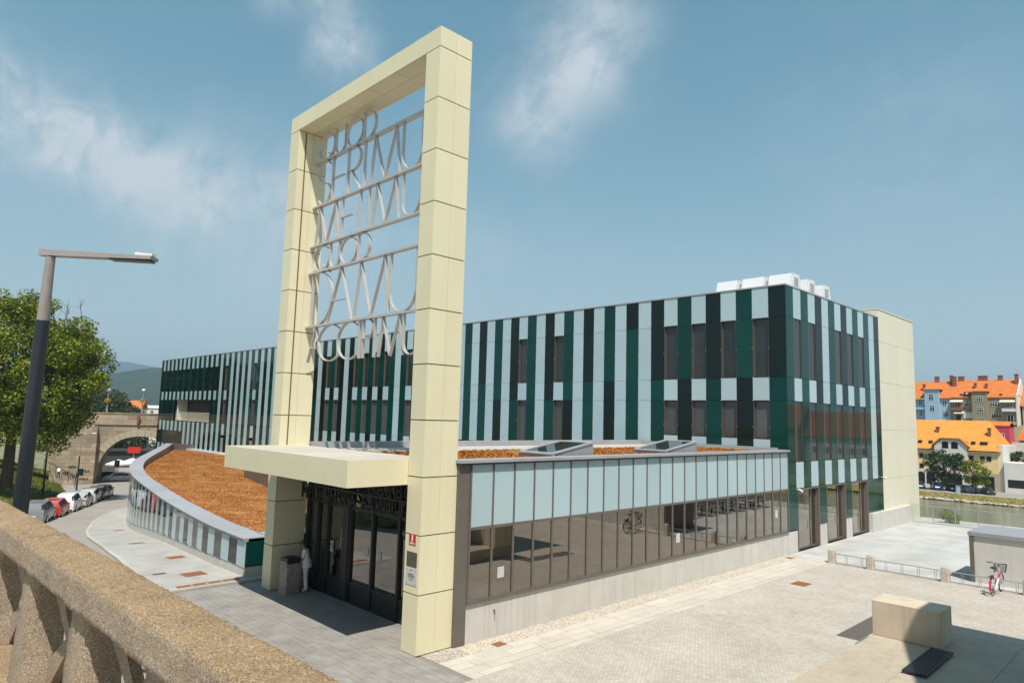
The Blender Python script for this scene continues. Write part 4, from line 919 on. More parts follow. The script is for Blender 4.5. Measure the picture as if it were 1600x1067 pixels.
stuff(put('sedum_tufts', fastmesh('sedum_tufts', Vb, Fb, 'sedum_tuft'), cur))
# tufts on the wing roof too
P2 = np.stack([rng.uniform(-5.05, -.58, 9000), rng.uniform(1.4, 21.4, 9000), np.full(9000, 4.855)], 1)
keep = ~((P2[:, 0] > -2.15) & (((P2[:, 1] > 5.4) & (P2[:, 1] < 7.7)) | ((P2[:, 1] > 12.0) & (P2[:, 1] < 14.5))))
Vb, Fb = blades(P2[keep], .06, .07, .7); stuff(put('sedum_tufts', fastmesh('sedum_tufts', Vb, Fb, 'sedum_tuft'), wing))
# pale kerb between the planted roof and the long facade
pk = thing('roof_kerb', 'pale concrete kerb between planted roof and striped facade', 'kerb', (0, 0, 0))
for k in range(16):
    a, b = -82.4 + (82.4 - 37.2) * k / 16, -82.4 + (82.4 - 37.2) * (k + 1) / 16
    panel('kerb_piece', 'plinth', pk, a + .01, b - .01, 21.3 - (.35 if a > -70 else 0), 21.93, .2, .98)

# ------------------------------------------------------------------ the bridge we stand on: weathered aggregate parapet
par = thing('bridge_parapet', 'weathered exposed-aggregate concrete balustrade of the bridge in the foreground', 'balustrade', (0, 0, 0))
PZ, PYF, PYB = 5.10, -9.868, -9.555
par.rotation_euler = (0, 0, .027); par.location = Vector((9.5, -9.6, 0)) - Matrix.Rotation(.027, 3, 'Z') @ Vector((9.5, -9.6, 0))
def rough_bar(name, x0, x1, y0, y1, z0, z1, step, amp, seed, rnd=.03):
    """bar along x with rounded, chipped section: ring of section points swept in small steps"""
    rr = np.random.default_rng(seed); n = max(2, int((x1 - x0) / step)); sec = []
    m = 7
    def edge(a, b): return [(a[0] + (b[0] - a[0]) * k / m, a[1] + (b[1] - a[1]) * k / m) for k in range(m)]
    c = [(y0, z0), (y1, z0), (y1, z1), (y0, z1)]
    for k in range(4):
        p, q = Vector(c[k]), Vector(c[(k + 1) % 4]); d = (q - p).normalized(); sec += [tuple(v) for v in edge(p + d * rnd, q - d * rnd)]
        sec.append(tuple(q - d * rnd)); 
    S_ = np.array(sec); cen = S_.mean(0); K = len(S_); V_ = np.zeros((n + 1, K, 3)); off = rr.normal(0, amp, (n + 1, K)); lowf = np.interp(np.linspace(0, 1, n + 1), np.linspace(0, 1, max(3, n // 8)), rr.normal(0, amp * 1.2, max(3, n // 8)))
    nrm = (S_ - cen); nrm /= np.linalg.norm(nrm, axis=1)[:, None]
    for i in range(n + 1):
        q = S_ + nrm * (off[i] + lowf[i])[:, None]; V_[i, :, 0] = x0 + (x1 - x0) * i / n; V_[i, :, 1:] = q
    idx = np.arange(n)[:, None] * K + np.arange(K)[None]; nxt = np.arange(n)[:, None] * K + ((np.arange(K) + 1) % K)[None]
    F_ = np.stack([idx, nxt, nxt + K, idx + K], 2).reshape(-1, 4)
    me = fastmesh(name, V_.reshape(-1, 3), F_, 'aggregate'); b_ = bmesh.new(); b_.from_mesh(me); b_.verts.ensure_lookup_table()
    b_.faces.new([b_.verts[k] for k in range(K)]); b_.faces.new([b_.verts[n * K + k] for k in range(K)][::-1]); bmesh.ops.recalc_face_normals(b_, faces=b_.faces[:]); b_.to_mesh(me); b_.free()
    me.polygons.foreach_set('use_smooth', [True] * len(me.polygons)); return put(name, me, par)
cuts = [-24, -14, -4, 2.2, 8.05, 13.6, 18.6, 24]
for k in range(len(cuts) - 1):
    nearx = 2 <= cuts[k] < 14
    rough_bar('coping', cuts[k] + .004, cuts[k + 1] - .004, PYF, PYB, PZ - .235, PZ, .02 if nearx else .15, .0028, k + 1, .028)
# hourglass posts joined by crossing struts
def post_mesh(seed):
    rr = np.random.default_rng(seed); mb = MB(); nz_ = 22; sec = []
    for i in range(nz_ + 1):
        t = i / nz_; z = 4.02 + (4.868 - 4.02) * t; w = .19 + .05 * (1 - t) ** 2 - .02 * math.sin(t * 3.14); d0, d1 = PYF + .055 - .035 * (1 - t), PYB - .03; ch = .05
        r8 = [(-w, d0 + ch), (-w + ch, d0), (0, d0), (w - ch, d0), (w, d0 + ch), (w, (d0 + d1) / 2), (w, d1), (0, d1), (-w, d1), (-w, (d0 + d1) / 2)]
        sec.append([(x + rr.normal(0, .0025), y + rr.normal(0, .0025), z) for x, y in r8])
    o = 0; vs = [p for s in sec for p in s]; K = 10
    fs = [(i * K + k, i * K + (k + 1) % K, (i + 1) * K + (k + 1) % K, (i + 1) * K + k) for i in range(nz_) for k in range(K)]
    mb.add(vs, fs); return mb.mesh('post', 'aggregate', 50)
pm = [post_mesh(s) for s in range(3)]
def strut_mesh(flip):
    mb = MB(); n = 16; pts = []
    for i in range(n + 1):
        t = i / n; x = .20 + 1.0 * t; zc = 4.10 + .74 * t if not flip else 4.84 - .74 * t
        th = .06 + .07 * abs(2 * t - 1) ** 1.5
        pts.append((x, zc, th))
    vs = []
    for x, z, th in pts: vs += [(x, PYF + .19, z - th), (x, PYB - .06, z - th), (x, PYB - .06, z + th), (x, PYF + .19, z + th)]
    fs = [(i * 4 + k, i * 4 + (k + 1) % 4, i * 4 + 4 + (k + 1) % 4, i * 4 + 4 + k) for i in range(n) for k in range(4)] + [(3, 2, 1, 0), (n * 4, n * 4 + 1, n * 4 + 2, n * 4 + 3)]
    return mb.add(vs, fs).mesh('strut', 'aggregate', 50)
sm = [strut_mesh(False), strut_mesh(True)]
for k in range(-22, 12):
    x = 8.10 + 1.39 * k
    put('post', pm[k % 3], par, (x, 0, 0))
    put('strut', sm[0], par, (x, 0, 0)); q = put('strut', sm[1], par, (x, .004, 0))
rough_bar('base_course', -24, 24, PYF - .16, PYB + .08, 3.80, 4.02, .08, .003, 77, .03)
br = thing('bridge_deck', 'concrete bridge deck under the foreground balustrade', 'bridge', (0, 0, 0))
MB().box(-24, 40, -22, PYB + .12, 3.2, 3.80).build('deck', 'concrete', br)
MB().box(-24, 40, -21.5, -10.6, -3, 3.2).build('abutment', 'stone', br)

# ------------------------------------------------------------------ street lamp standing beside the bridge
lm = thing('street_lamp', 'large leaning dark street lamp with grey flat arm beside the bridge', 'street lamp', (-.62, -8.57, 0))
bx, by = .17 + .62, -8.647 + 8.57
MB().tube([(-.47, .04, -.3), (0.31, -.035, 4.283), (bx, by, 7.62)], [.135, .122, .108], 20).build('pole', 'lamp_dark', lm, smooth=True)
MB().tube([(bx, by, 7.60), (bx + .175, by - .01, 8.74)], [.098, .075], 16).build('upper_pole', 'lamp_grey', lm, smooth=True)
P0_, P1_ = Vector((bx + .13, by - .04, 8.80)), Vector((bx + 1.45, by + 1.31, 8.745)); d = (P1_ - P0_); dn = d.normalized(); sd = dn.cross(Vector((0, 0, 1))).normalized(); up = sd.cross(dn)
def arm(mb, t0, t1, w0, w1, h0, h1, zo):
    a, b = P0_ + d * t0 + up * zo, P0_ + d * t1 + up * zo; vs = []
    for p, w, h in ((a, w0, h0), (b, w1, h1)): vs += [p - sd * w - up * h, p + sd * w - up * h, p + sd * w + up * h, p - sd * w + up * h]
    return mb.add(vs, [(3, 2, 1, 0), (4, 5, 6, 7), (0, 1, 5, 4), (1, 2, 6, 5), (2, 3, 7, 6), (3, 0, 4, 7)])
arm(MB(), -.07, 1.0, .075, .13, .055, .03, 0).build('arm', 'lamp_grey', lm)
arm(MB(), .60, .98, .10, .11, .012, .012, -.055).build('lamp_lens', 'dark_metal', lm)
arm(MB(), .83, .99, .07, .06, .035, .02, .062).build('lamp_housing', 'white_paint', lm)
def small_lamp(x, y, h, label, dx, dy):
    t = thing('street_lamp', label, 'street lamp', (x, y, g(x)), group='street lamps by the road')
    MB().tube([(0, 0, 0), (0, 0, h * .62)], [.11, .09], 12).build('pole', 'lamp_dark', t, smooth=True); MB().tube([(0, 0, h * .62), (0, 0, h)], [.075, .06], 12).build('upper_pole', 'lamp_grey', t, smooth=True)
    MB().tube([(0, 0, h - .05), (dx * .5, dy * .5, h + .12), (dx, dy, h + .24)], [.055, .05, .06], 8).build('arm', 'lamp_grey', t, smooth=True); MB().ball((dx, dy, h + .24), (.26, .26, .09), 10, 6).build('lamp_head', 'white_paint', t, smooth=True); return t
small_lamp(-78.4, 5.8, 8.4, 'thin street lamp on the grass bank behind the parked cars', 1.4, 1.4)
t = small_lamp(-92.5, 12.1, 7.4, 'thin street lamp with a small green sign before the stone bridge', 1.2, 1.2)
MB().box(.1, .6, .0, .5, 2.0, 2.9).build('sign', 'green_glass', t)

# ------------------------------------------------------------------ plaza furniture
sl_ = thing('platform_slab', 'raised sandy concrete platform in the lower right of the plaza', 'platform', (0, 0, 0))
for (a, b, c, d_) in ((7.69, 9.11, -9.0, 4.6), (7.69, 9.11, 4.6, 10.8), (9.12, 10.73, -9.0, 8.0), (9.12, 10.73, 8.0, 11.75), (10.74, 14, -9.0, 11.6)):
    MB().bev(a, b, c + .006, d_, -.1, .50 if a < 10 else .515, .012).build('slab', 'concrete', sl_)
M('concrete_pale', (0.58, 0.49, 0.375), (0.50, 0.415, 0.31), rough=0.8, scale=1.4, streak=(0.33, 0.25, 0.17, 0.5), bump=0.25, bscale=25)
o = MB().bev(7.70, 9.355, 9.76, 10.80, .502, 1.422, .012).build('concrete_block', 'concrete_pale'); tag(o, 'big rectangular concrete block standing on the sandy platform', 'concrete block')
bn = thing('slatted_bench', 'dark slatted bench seat lying on the concrete platform', 'bench', (9.43, 8.29, .505), group=None)
for k in range(8):
    x = -.25 + k * .0645; MB().bev(x, x + .046, -1.2, 1.2, .035, .085, .006).build('slat', 'lamp_dark', bn)
for y_ in (-.8, 0, .8): MB().box(-.21, .22, y_ - .04, y_ + .04, .0, .034).build('bearer', 'dark_metal', bn)
rk = []
for k, (x, lab) in enumerate(((2.21, 'granite bollard at the left end of the bicycle rack'), (3.83, 'second granite bollard of the bicycle rack'), (6.65, 'third granite bollard of the bicycle rack'), (9.35, 'granite bollard right of the parked bicycle'))):
    b = thing('granite_bollard', lab, 'bollard', (x, 21.55, 0), group='granite bollards of the bicycle rack')
    mb = MB(); prof = [(0, .16), (.05, .155), (.45, .135), (.56, .125), (.61, .10), (.63, .06)]
    n = 4; vs = []
    for z, r in prof:
        c = .03
        for sx_, sy_ in ((-1, -1), (1, -1), (1, 1), (-1, 1)):
            vs += [(sx_ * r, sy_ * (r - c), z), (sx_ * (r - c), sy_ * r, z)] if (sx_ * sy_ > 0) else [(sx_ * (r - c), sy_ * r, z), (sx_ * r, sy_ * (r - c), z)]
    K = 8; fs = [(i * K + q, i * K + (q + 1) % K, (i + 1) * K + (q + 1) % K, (i + 1) * K + q) for i in range(len(prof) - 1) for q in range(K)] + [tuple(range(5 * K, 6 * K)), tuple(range(K))[::-1]]
    mb.add(vs, fs).build('shaft', 'granite', b)
def rack(x0, x1, label):
    t = thing('bicycle_rack', label, 'bicycle rack', (0, 0, 0), group='steel bicycle racks')
    MB().tube([(x0, 21.5, .44), (x1, 21.5, .44)], .018, 8).build('top_rail', 'lamp_grey', t, smooth=True); MB().tube([(x0, 21.5, .06), (x1, 21.5, .06)], .018, 8).build('bottom_rail', 'lamp_grey', t, smooth=True)
    n = max(1, round((x1 - x0) / .66))
    for k in range(n):
        x = x0 + (x1 - x0) * (k + .75) / n
        for dx in (-.035, .035): MB().tube([(x + dx, 21.5, .06), (x + dx, 21.45, .44)], .010, 6).build('upright', 'lamp_grey', t, smooth=True)
rack(2.38, 3.66, 'short steel bicycle rack between the first two bollards'); rack(4.0, 6.48, 'steel bicycle rack between second and third bollards'); rack(6.82, 9.18, 'steel bicycle rack holding the white bicycle')
# low concrete wall with grey coping
cw = thing('concrete_wall', 'pale concrete wall with broad grey coping behind the bicycle', 'wall', (0, 0, 0))
for k in range(4):
    a, b = 7.46 + 2.6 * k, 7.46 + 2.6 * (k + 1); MB().box(a + .003, b - .003, 22.56, 25.4, .005, 1.83).build('wall_section', 'concrete' if False else 'plinth', cw)
MB().box(7.32, 7.455, 22.5, 25.45, .005, 1.84).build('end_post', 'brown_metal', cw); MB().box(7.28, 18, 22.48, 25.5, 1.845, 2.0).build('coping', 'grey_metal', cw)
# glass railing along the river edge of the terrace
gr = thing('glass_railing', 'glass panel railing with thin steel handrail at the river edge', 'railing', (0, 0, 0))
for k in range(20):
    x = .28 + k * 1.25
    MB().box(x - .022, x + .022, 40.40, 40.44, .01, 1.10).build('post', 'coping_grey', gr)
    if k < 19: MB().box(x + .03, x + 1.22, 40.415, 40.427, .10, 1.04).build('pane', 'rail_glass', gr)
MB().box(.25, 24.1, 40.39, 40.45, 1.101, 1.14).build('handrail', 'coping_grey', gr); MB().box(.25, 24.1, 40.38, 40.46, .005, .06).build('base_rail', 'coping_grey', gr)
# long dark tables stored on the terrace beyond the frame, mirrored in the window band
for k in range(6):
    t = thing('long_table', ('long dark table nearest the low wall, mirrored in the window band', 'second long dark table on the terrace, mirrored in the window band', 'third long dark table on the terrace, mirrored in the window band', 'fourth long dark table on the terrace, mirrored in the window band', 'fifth long dark table on the terrace, mirrored in the window band', 'long dark table nearest the river, mirrored in the window band')[k], 'table', (11.9, 28.4 + 2.05 * k, .004), 0, 'long dark tables on the terrace')
    MB().bev(-2.6, 2.6, -.38, .38, .70, .76, .01).build('table_top', 'dark_metal', t)
    for y_ in (-.8, .8): MB().bev(-2.6, 2.6, y_ - .14, y_ + .14, .41, .45, .01).build('bench_board', 'dark_metal', t)
    for x_ in (-2.2, 0, 2.2):
        MB().box(x_ - .04, x_ + .04, -.34, .34, .002, .06).box(x_ - .04, x_ + .04, -.05, .05, .06, .699).box(x_ - .03, x_ + .03, -.9, .9, .36, .409).box(x_ - .04, x_ + .04, -.84, -.76, .002, .36).box(x_ - .04, x_ + .04, .76, .84, .002, .36).build('leg', 'dark_metal', t)
# stone bin by the left pylon
bi = thing('stone_bin', 'speckled stone litter bin with dark metal top by the left pylon', 'litter bin', (-7.76, .38, 0), R(2))
MB().bev(-.25, .25, -.25, .25, .0, 1.0, .012).build('body', 'bin_stone', bi); MB().bev(-.245, .245, -.245, .245, 1.001, 1.19, .01).build('top', 'dark_metal', bi)
for k in range(3): MB().box(-.22 + k * .155, -.10 + k * .155, -.252, -.244, 1.02, 1.05).build('label', 'paper', bi)
MB().box(-.15, .15, -.15, .15, 1.191, 1.205).build('ash_tray', 'black', bi)

# bicycle
def bicycle(loc, rz):
    t = thing('bicycle', 'white step-through bicycle with pink mudguards and front basket', 'bicycle', loc, rz); r = .335
    for y_, nm in ((0, 'rear'), (1.09, 'front')):
        w = MB().ring((0, y_, r), (1, 0, 0), r - .02, .02, 32, 8).build('wheel', 'black_rubber', t, smooth=True)
        MB().ring((0, y_, r), (1, 0, 0), r - .045, .011, 32, 6).build('rim', 'white_plastic', w, smooth=True)
        sp = MB()
        for k in range(14): a = 6.283 * k / 14; sp.tube([(.01 * (-1) ** k, y_, r), (0, y_ + (r - .05) * math.cos(a), r + (r - .05) * math.sin(a))], .0018, 4)
        stuff(sp.build('spokes', 'chrome', w)); MB().tube([(-.05, y_, r), (.05, y_, r)], .02, 10).build('hub', 'chrome', w, smooth=True)
        a0_, a1_ = ((-20, 165) if y_ == 0 else (20, 175)); vs = []; n = 18
        for i in range(n + 1):
            a = R(a0_ + (a1_ - a0_) * i / n); rr = r + .03
            for x_, q in ((-.034, -.016), (-.02, .004), (.02, .004), (.034, -.016)): vs.append((x_, y_ + (-1 if y_ == 0 else -1) * (rr + q) * math.cos(a) * (1 if y_ == 0 else 1), r + (rr + q) * math.sin(a)))
        MB().add(vs, [(i * 4 + k, i * 4 + k + 1, i * 4 + 5 + k, i * 4 + 4 + k) for i in range(n) for k in range(3)]).build('mudguard', 'handle_pink', t, smooth=True)
    bb = (0, .44, .28); st = (0, .30, .80); hd0, hd1 = (0, .98, .62), (0, .92, .93)
    MB().tube([st, bb], .020, 10).tube([bb, (0, .60, .36), (0, .80, .52), hd0], [.032, .032, .03, .028], 10).tube([hd0, hd1], .026, 10).tube([(.03, 0, r), (.03, .40, .27)], .011, 8).tube([(-.03, 0, r), (-.03, .40, .27)], .011, 8).tube([(.03, 0, r), (0, .31, .74)], .010, 8).tube([(-.03, 0, r), (0, .31, .74)], .010, 8).build('frame', 'white_paint', t, smooth=True)
    MB().tube([hd0, (.05, 1.0, .68), (.055, 1.07, .36), (.055, 1.09, r)], .014, 8).tube([hd0, (-.05, 1.0, .68), (-.055, 1.07, .36), (-.055, 1.09, r)], .014, 8).build('fork', 'white_paint', t, smooth=True)
    MB().tube([st, (0, .27, .95)], .014, 8).build('seat_post', 'black', t, smooth=True)
    sd_ = [(0, 0, .0)]; MB().ball((0, .20, .985), (.11, .09, .045), 12, 8).ball((0, .31, .985), (.045, .14, .035), 12, 8).build('saddle', 'black', t, smooth=True)
    MB().tube([hd1, (0, .90, 1.05)], .014, 8).tube([(-.30, .72, 1.09), (-.22, .82, 1.085), (-.08, .90, 1.05), (.08, .90, 1.05), (.22, .82, 1.085), (.30, .72, 1.09)], .013, 8).tube([(-.32, .69, 1.09), (-.21, .82, 1.088)], .019, 8).tube([(.32, .69, 1.09), (.21, .82, 1.088)], .019, 8).build('handlebar', 'black', t, smooth=True)
    bs = MB(); 
    for k in range(9):
        u = -.16 + .04 * k; bs.tube([(u, 1.01, .74), (u * 1.2, .99, .99)], .004, 4).tube([(u, 1.21, .74), (u * 1.2, 1.25, .99)], .004, 4).tube([(u, 1.01, .74), (u, 1.21, .74)], .004, 4)
    for k in range(6):
        v = 1.01 + .04 * k; bs.tube([(-.16, v, .74), (-.19, v + .003 * k, .99)], .004, 4).tube([(.16, v, .74), (.19, v + .003 * k, .99)], .004, 4)
    for z_, e in ((.74, 0), (.82, .3), (.90, .6), (.99, 1)):
        a = .16 + .03 * e; y0_, y1_ = 1.01 - .02 * e, 1.21 + .04 * e; bs.tube([(-a, y0_, z_), (a, y0_, z_), (a, y1_, z_), (-a, y1_, z_), (-a, y0_, z_)], .006, 5)
    stuff(bs.build('basket', 'dark_metal', t))
    MB().box(-.06, .06, -.32, .16, .715, .73).tube([(.055, 0, r), (.055, -.05, .715)], .006, 6).tube([(-.055, 0, r), (-.055, -.05, .715)], .006, 6).build('luggage_rack', 'dark_metal', t)
    MB().box(-.03, .03, -.385, -.365, .50, .55).build('reflector', 'red_sign', t)
    MB().ring((.05, .44, .28), (1, 0, 0), .085, .008, 18, 6).tube([(.06, .44, .28), (.06, .54, .16)], .010, 6).tube([(-.06, .44, .28), (-.06, .34, .40)], .010, 6).box(.06, .15, .50, .58, .145, .17).box(-.15, -.06, .30, .38, .39, .415).build('crank', 'dark_metal', t)
    MB().box(.045, .075, .02, .42, .20, .37).build('chain_guard', 'white_plastic', t)
bicycle((8.46, 20.42, 0), R(-3))

# ------------------------------------------------------------------ people
def figure(name, label, loc, rz, joints, edges, rad, mats, region, hair=None, group=None, scale=1.0, face=True):
    """one continuous skinned body; region(co)->material index"""
    t = thing(name, label, 'person', loc, rz, group); me = bpy.data.meshes.new('body'); keys = list(joints); me.from_pydata([joints[k] for k in keys], [], [])
    me.edges.add(len(edges)); me.edges.foreach_set('vertices', [i for e in edges for i in (keys.index(e[0]), keys.index(e[1]))]); me.update()
    ob = bpy.data.objects.new('tmp', me); COL.objects.link(ob); md = ob.modifiers.new('s', 'SKIN'); md.use_smooth_shade = True
    for i, k in enumerate(keys):
        sv = me.skin_vertices[0].data[i]; r = rad[k]; sv.radius = (r, r) if not isinstance(r, tuple) else r; sv.use_root = (k == 'pelvis')
    ss = ob.modifiers.new('u', 'SUBSURF'); ss.levels = 2; ss.render_levels = 2
    dg = bpy.context.evaluated_depsgraph_get(); m2 = bpy.data.meshes.new_from_object(ob.evaluated_get(dg)); bpy.data.objects.remove(ob)
    m2.materials.clear()
    for m_ in mats: m2.materials.append(MATS[m_])
    for p in m2.polygons: p.use_smooth = True; p.material_index = region(p.center)
    put('body', m2, t).scale = (scale,) * 3
    return t
J = {'pelvis': (0, 0, .93), 'waist': (0, .02, 1.07), 'chest': (0, .05, 1.25), 'neck0': (0, .08, 1.40), 'neck1': (0, .11, 1.46), 'head0': (0, .14, 1.52), 'head1': (0, .155, 1.60), 'head2': (0, .13, 1.66)}
Ed = [('pelvis', 'waist'), ('waist', 'chest'), ('chest', 'neck0'), ('neck0', 'neck1'), ('neck1', 'head0'), ('head0', 'head1'), ('head1', 'head2')]
Rd = {'pelvis': (.175, .145), 'waist': (.165, .135), 'chest': (.17, .13), 'neck0': (.075, .07), 'neck1': .05, 'head0': (.075, .082), 'head1': (.085, .10), 'head2': (.07, .085)}
for s, n in ((-1, 'l'), (1, 'r')):
    J.update({'sh' + n: (s * .165, .05, 1.35), 'el' + n: (s * .21, .10, 1.09), 'wr' + n: (s * .14, .33, 1.115), 'hd' + n: (s * .12, .42, 1.14), 'hip' + n: (s * .085, 0, .86), 'kn' + n: (s * .095, .03 if s > 0 else -.01, .48), 'an' + n: (s * .10, 0 if s > 0 else -.06, .085), 'toe' + n: (s * .11, .15 if s > 0 else .09, .03)})
    Ed += [('chest', 'sh' + n), ('sh' + n, 'el' + n), ('el' + n, 'wr' + n), ('wr' + n, 'hd' + n), ('pelvis', 'hip' + n), ('hip' + n, 'kn' + n), ('kn' + n, 'an' + n), ('an' + n, 'toe' + n)]
    Rd.update({'sh' + n: .075, 'el' + n: .048, 'wr' + n: .030, 'hd' + n: (.038, .022), 'hip' + n: .105, 'kn' + n: .082, 'an' + n: .078, 'toe' + n: .035})
    for k in range(5):    # fingers
        u = (-.030 + .018 * k) if k < 4 else -s * .045; L_ = (.065, .075, .07, .055, .045)[k]
        bx_ = s * .12 + u * (1 if s > 0 else -1) if k < 4 else s * .12 - s * .035
        J[f'f{k}a' + n] = (bx_, .445 if k < 4 else .41, 1.14 if k < 4 else 1.135); J[f'f{k}b' + n] = (bx_ - (s * .02 if k == 4 else 0), (.445 if k < 4 else .41) + L_, 1.125)
        Ed += [('hd' + n, f'f{k}a' + n), (f'f{k}a' + n, f'f{k}b' + n)]; Rd[f'f{k}a' + n] = .010; Rd[f'f{k}b' + n] = .008
def regw(c):
    if c.z > 1.42 and abs(c.x) < .12: return 1 if not (c.z > 1.60 or (c.y < .10 and c.z > 1.5)) else 2
    if c.y > .17 and 1.0 < c.z < 1.3: return 1
    if abs(c.x) > .185 and c.z < 1.16 and c.z > .95: return 1
    if c.z < .075: return 3
    if c.z < .12 and c.y > .04: return 1
    return 0
wm = figure('person', 'woman with short dark hair in white tunic and trousers standing at the litter bin', (-7.66, .93, 0), R(82), J, Ed, Rd, ['cloth_white', 'skin', 'hair', 'white_paint'], regw)
wm.rotation_euler = (0, 0, R(140))
MB().ball((0, .125, 1.615), (.105, .12, .10), 14, 10).ball((0, .06, 1.56), (.09, .07, .10), 12, 8).build('hair', 'hair', wm, smooth=True)
MB().ball((0, .245, 1.545), (.014, .022, .018), 8, 6).ball((.095, .14, 1.555), (.012, .02, .03), 8, 6).ball((-.095, .14, 1.555), (.012, .02, .03), 8, 6).build('nose_and_ears', 'skin', wm, smooth=True)
MB().ball((.035, .232, 1.57), (.012, .008, .008), 8, 6).ball((-.035, .232, 1.57), (.012, .008, .008), 8, 6).box(-.022, .022, .228, .236, 1.508, 1.514).build('eyes_and_mouth', 'ink', wm)
tn = MB(); vs = []; K = 18      # loose tunic hem over the hips
for i, (z, rx, ry, yo) in enumerate(((1.10, .185, .15, .03), (.98, .205, .165, .01), (.86, .215, .175, .0), (.80, .218, .178, .0))):
    vs += [(rx * math.cos(6.2832 * k / K) * (1 + .03 * math.sin(5 * k)), ry * math.sin(6.2832 * k / K) + yo, z + .008 * math.sin(3 * k)) for k in range(K)]
tn.add(vs, [(i * K + k, (i + 1) * K + k, (i + 1) * K + (k + 1) % K, i * K + (k + 1) % K) for i in range(3) for k in range(K)]).build('tunic', 'cloth_white', wm, smooth=80)
# a walker by the stone bridge
J2 = dict(J); 
for n, s in (('l', -1), ('r', 1)):
    J2.update({'el' + n: (s * .24, -.02, 1.10), 'wr' + n: (s * .24, .06, .88), 'hd' + n: (s * .23, .10, .80), 'kn' + n: (s * .09, .12 * s, .48), 'an' + n: (s * .09, .16 * s - .05, .09), 'toe' + n: (s * .09, .16 * s + .10, .04)})
    for k in range(5): J2[f'f{k}a' + n] = (s * .23, .08 + .012 * k, .77); J2[f'f{k}b' + n] = (s * .23, .085 + .014 * k, .71)
def regm(c):
    if c.z > 1.42 and abs(c.x) < .12: return 1 if c.z < 1.58 else 2
    if abs(c.x) > .2 and c.z < 1.1: return 1
    return 0 if c.z > .95 else 3
figure('person', 'distant walker in pale shirt and dark trousers by the bridge railing', (-101.5, 11.6, -4.3), R(40), J2, Ed, Rd, ['cloth_white', 'skin', 'hair', 'cloth_dark'], regm)
figure('person', 'tiny figure in pale clothes standing under the stone arch', (-121.5, 20.6, -6.6), R(10), J2, Ed, Rd, ['cloth_white', 'skin', 'hair', 'cloth_dark'], regm)

# ------------------------------------------------------------------ vegetation
def leaf_cloud(centers, radii, per, size, rr, flat=.75):
    Vs = []
    for c, r in zip(centers, radii):
        n = int(per * (r ** 2)); d = rr.normal(size=(n, 3)); d /= np.linalg.norm(d, axis=1)[:, None]; q = np.asarray(c) + d * (r * rr.uniform(.45, 1.08, n) ** .6)[:, None] * [1, 1, flat]
        nn = d * .6 + rr.normal(0, .6, (n, 3)); nn /= np.linalg.norm(nn, axis=1)[:, None]; a = np.cross(nn, rr.normal(size=(n, 3))); a /= np.linalg.norm(a, axis=1)[:, None] + 1e-9; b = np.cross(nn, a)
        s = size * rr.uniform(.6, 1.35, n)[:, None]; Vs.append(np.stack([q - a * s * .5, q + b * s * .38, q + a * s * .6, q - b * s * .38], 1))
    V_ = np.concatenate(Vs); n = len(V_); return V_.reshape(-1, 3), np.arange(4 * n).reshape(-1, 4)
def tree(name, label, base_, crown_c, crown_r, nclump, clump_r, per, leaf, mat, seed, group=None, twigs=0, trunk_r=.3, cat='tree', low=-.9):
    rr = np.random.default_rng(seed); t = thing(name, label, cat, base_, 0, group); cc = np.array(crown_c, float); cr = np.array(crown_r, float)
    cs, rs = [], []
    for k in range(nclump):
        while True:
            d = rr.normal(size=3); d /= np.linalg.norm(d)
            if d[2] > low: break
        f = rr.uniform(.35, 1.0) ** .5; cs.append(cc + d * cr * f * .92); rs.append(clump_r * rr.uniform(.6, 1.25))
    tr = MB(); top = cc - [0, 0, cr[2] * .35]
    tr.tube([(0, 0, -.6), (.03 * cc[0], .03 * cc[1], top[2] * .5), tuple(top)], [trunk_r * 1.25, trunk_r, trunk_r * .7], 10)
    for k in range(0, nclump, max(1, nclump // 26)):
        c = cs[k]; m = top * .45 + c * .55 + rr.normal(0, .25, 3); st = np.array([top[0], top[1], top[2] * rr.uniform(.55, 1.0)]); tr.tube([tuple(st), tuple(m), tuple(c)], [trunk_r * .42, trunk_r * .22, trunk_r * .08], 6)
    for k in range(twigs):
        a = rr.uniform(0, 6.28); s = cc + np.array([math.cos(a) * cr[0] * rr.uniform(.2, .8), math.sin(a) * cr[1] * rr.uniform(.2, .8), cr[2] * rr.uniform(.45, .8)])
        e = s + [rr.normal(0, .6), rr.normal(0, .6), rr.uniform(1.2, 2.6)]; mid = (s + e) / 2 + rr.normal(0, .15, 3); tr.tube([tuple(s), tuple(mid), tuple(e)], [.05, .035, .012], 4)
        for q in range(3): e2 = mid + (e - mid) * rr.uniform(0, .6) + rr.normal(0, .45, 3) * [1, 1, .6] + [0, 0, .5]; tr.tube([tuple(mid), tuple(e2)], [.02, .008], 4)
    tr.build('trunk', 'bark', t, smooth=60)
    V_, F_ = leaf_cloud(cs, rs, per, leaf, rr); put('crown', fastmesh('crown', V_, F_, mat), t); return t
tree('broadleaf_tree', 'big leafy tree on the grass bank left of the parked cars', (-70.5, 1.2, -1.6), (0, 0, 10.4), (8.3, 8.3, 9.3), 270, 1.35, 175, .24, 'leaf', 3, twigs=16, trunk_r=.45, low=-.85)
tree('broadleaf_tree', 'darker tree deeper on the bank behind the big leafy one', (-84, -6.5, 1.5), (0, 0, 7), (7, 7, 7), 120, 1.5, 60, .34, 'leaf_dark', 4, trunk_r=.4)

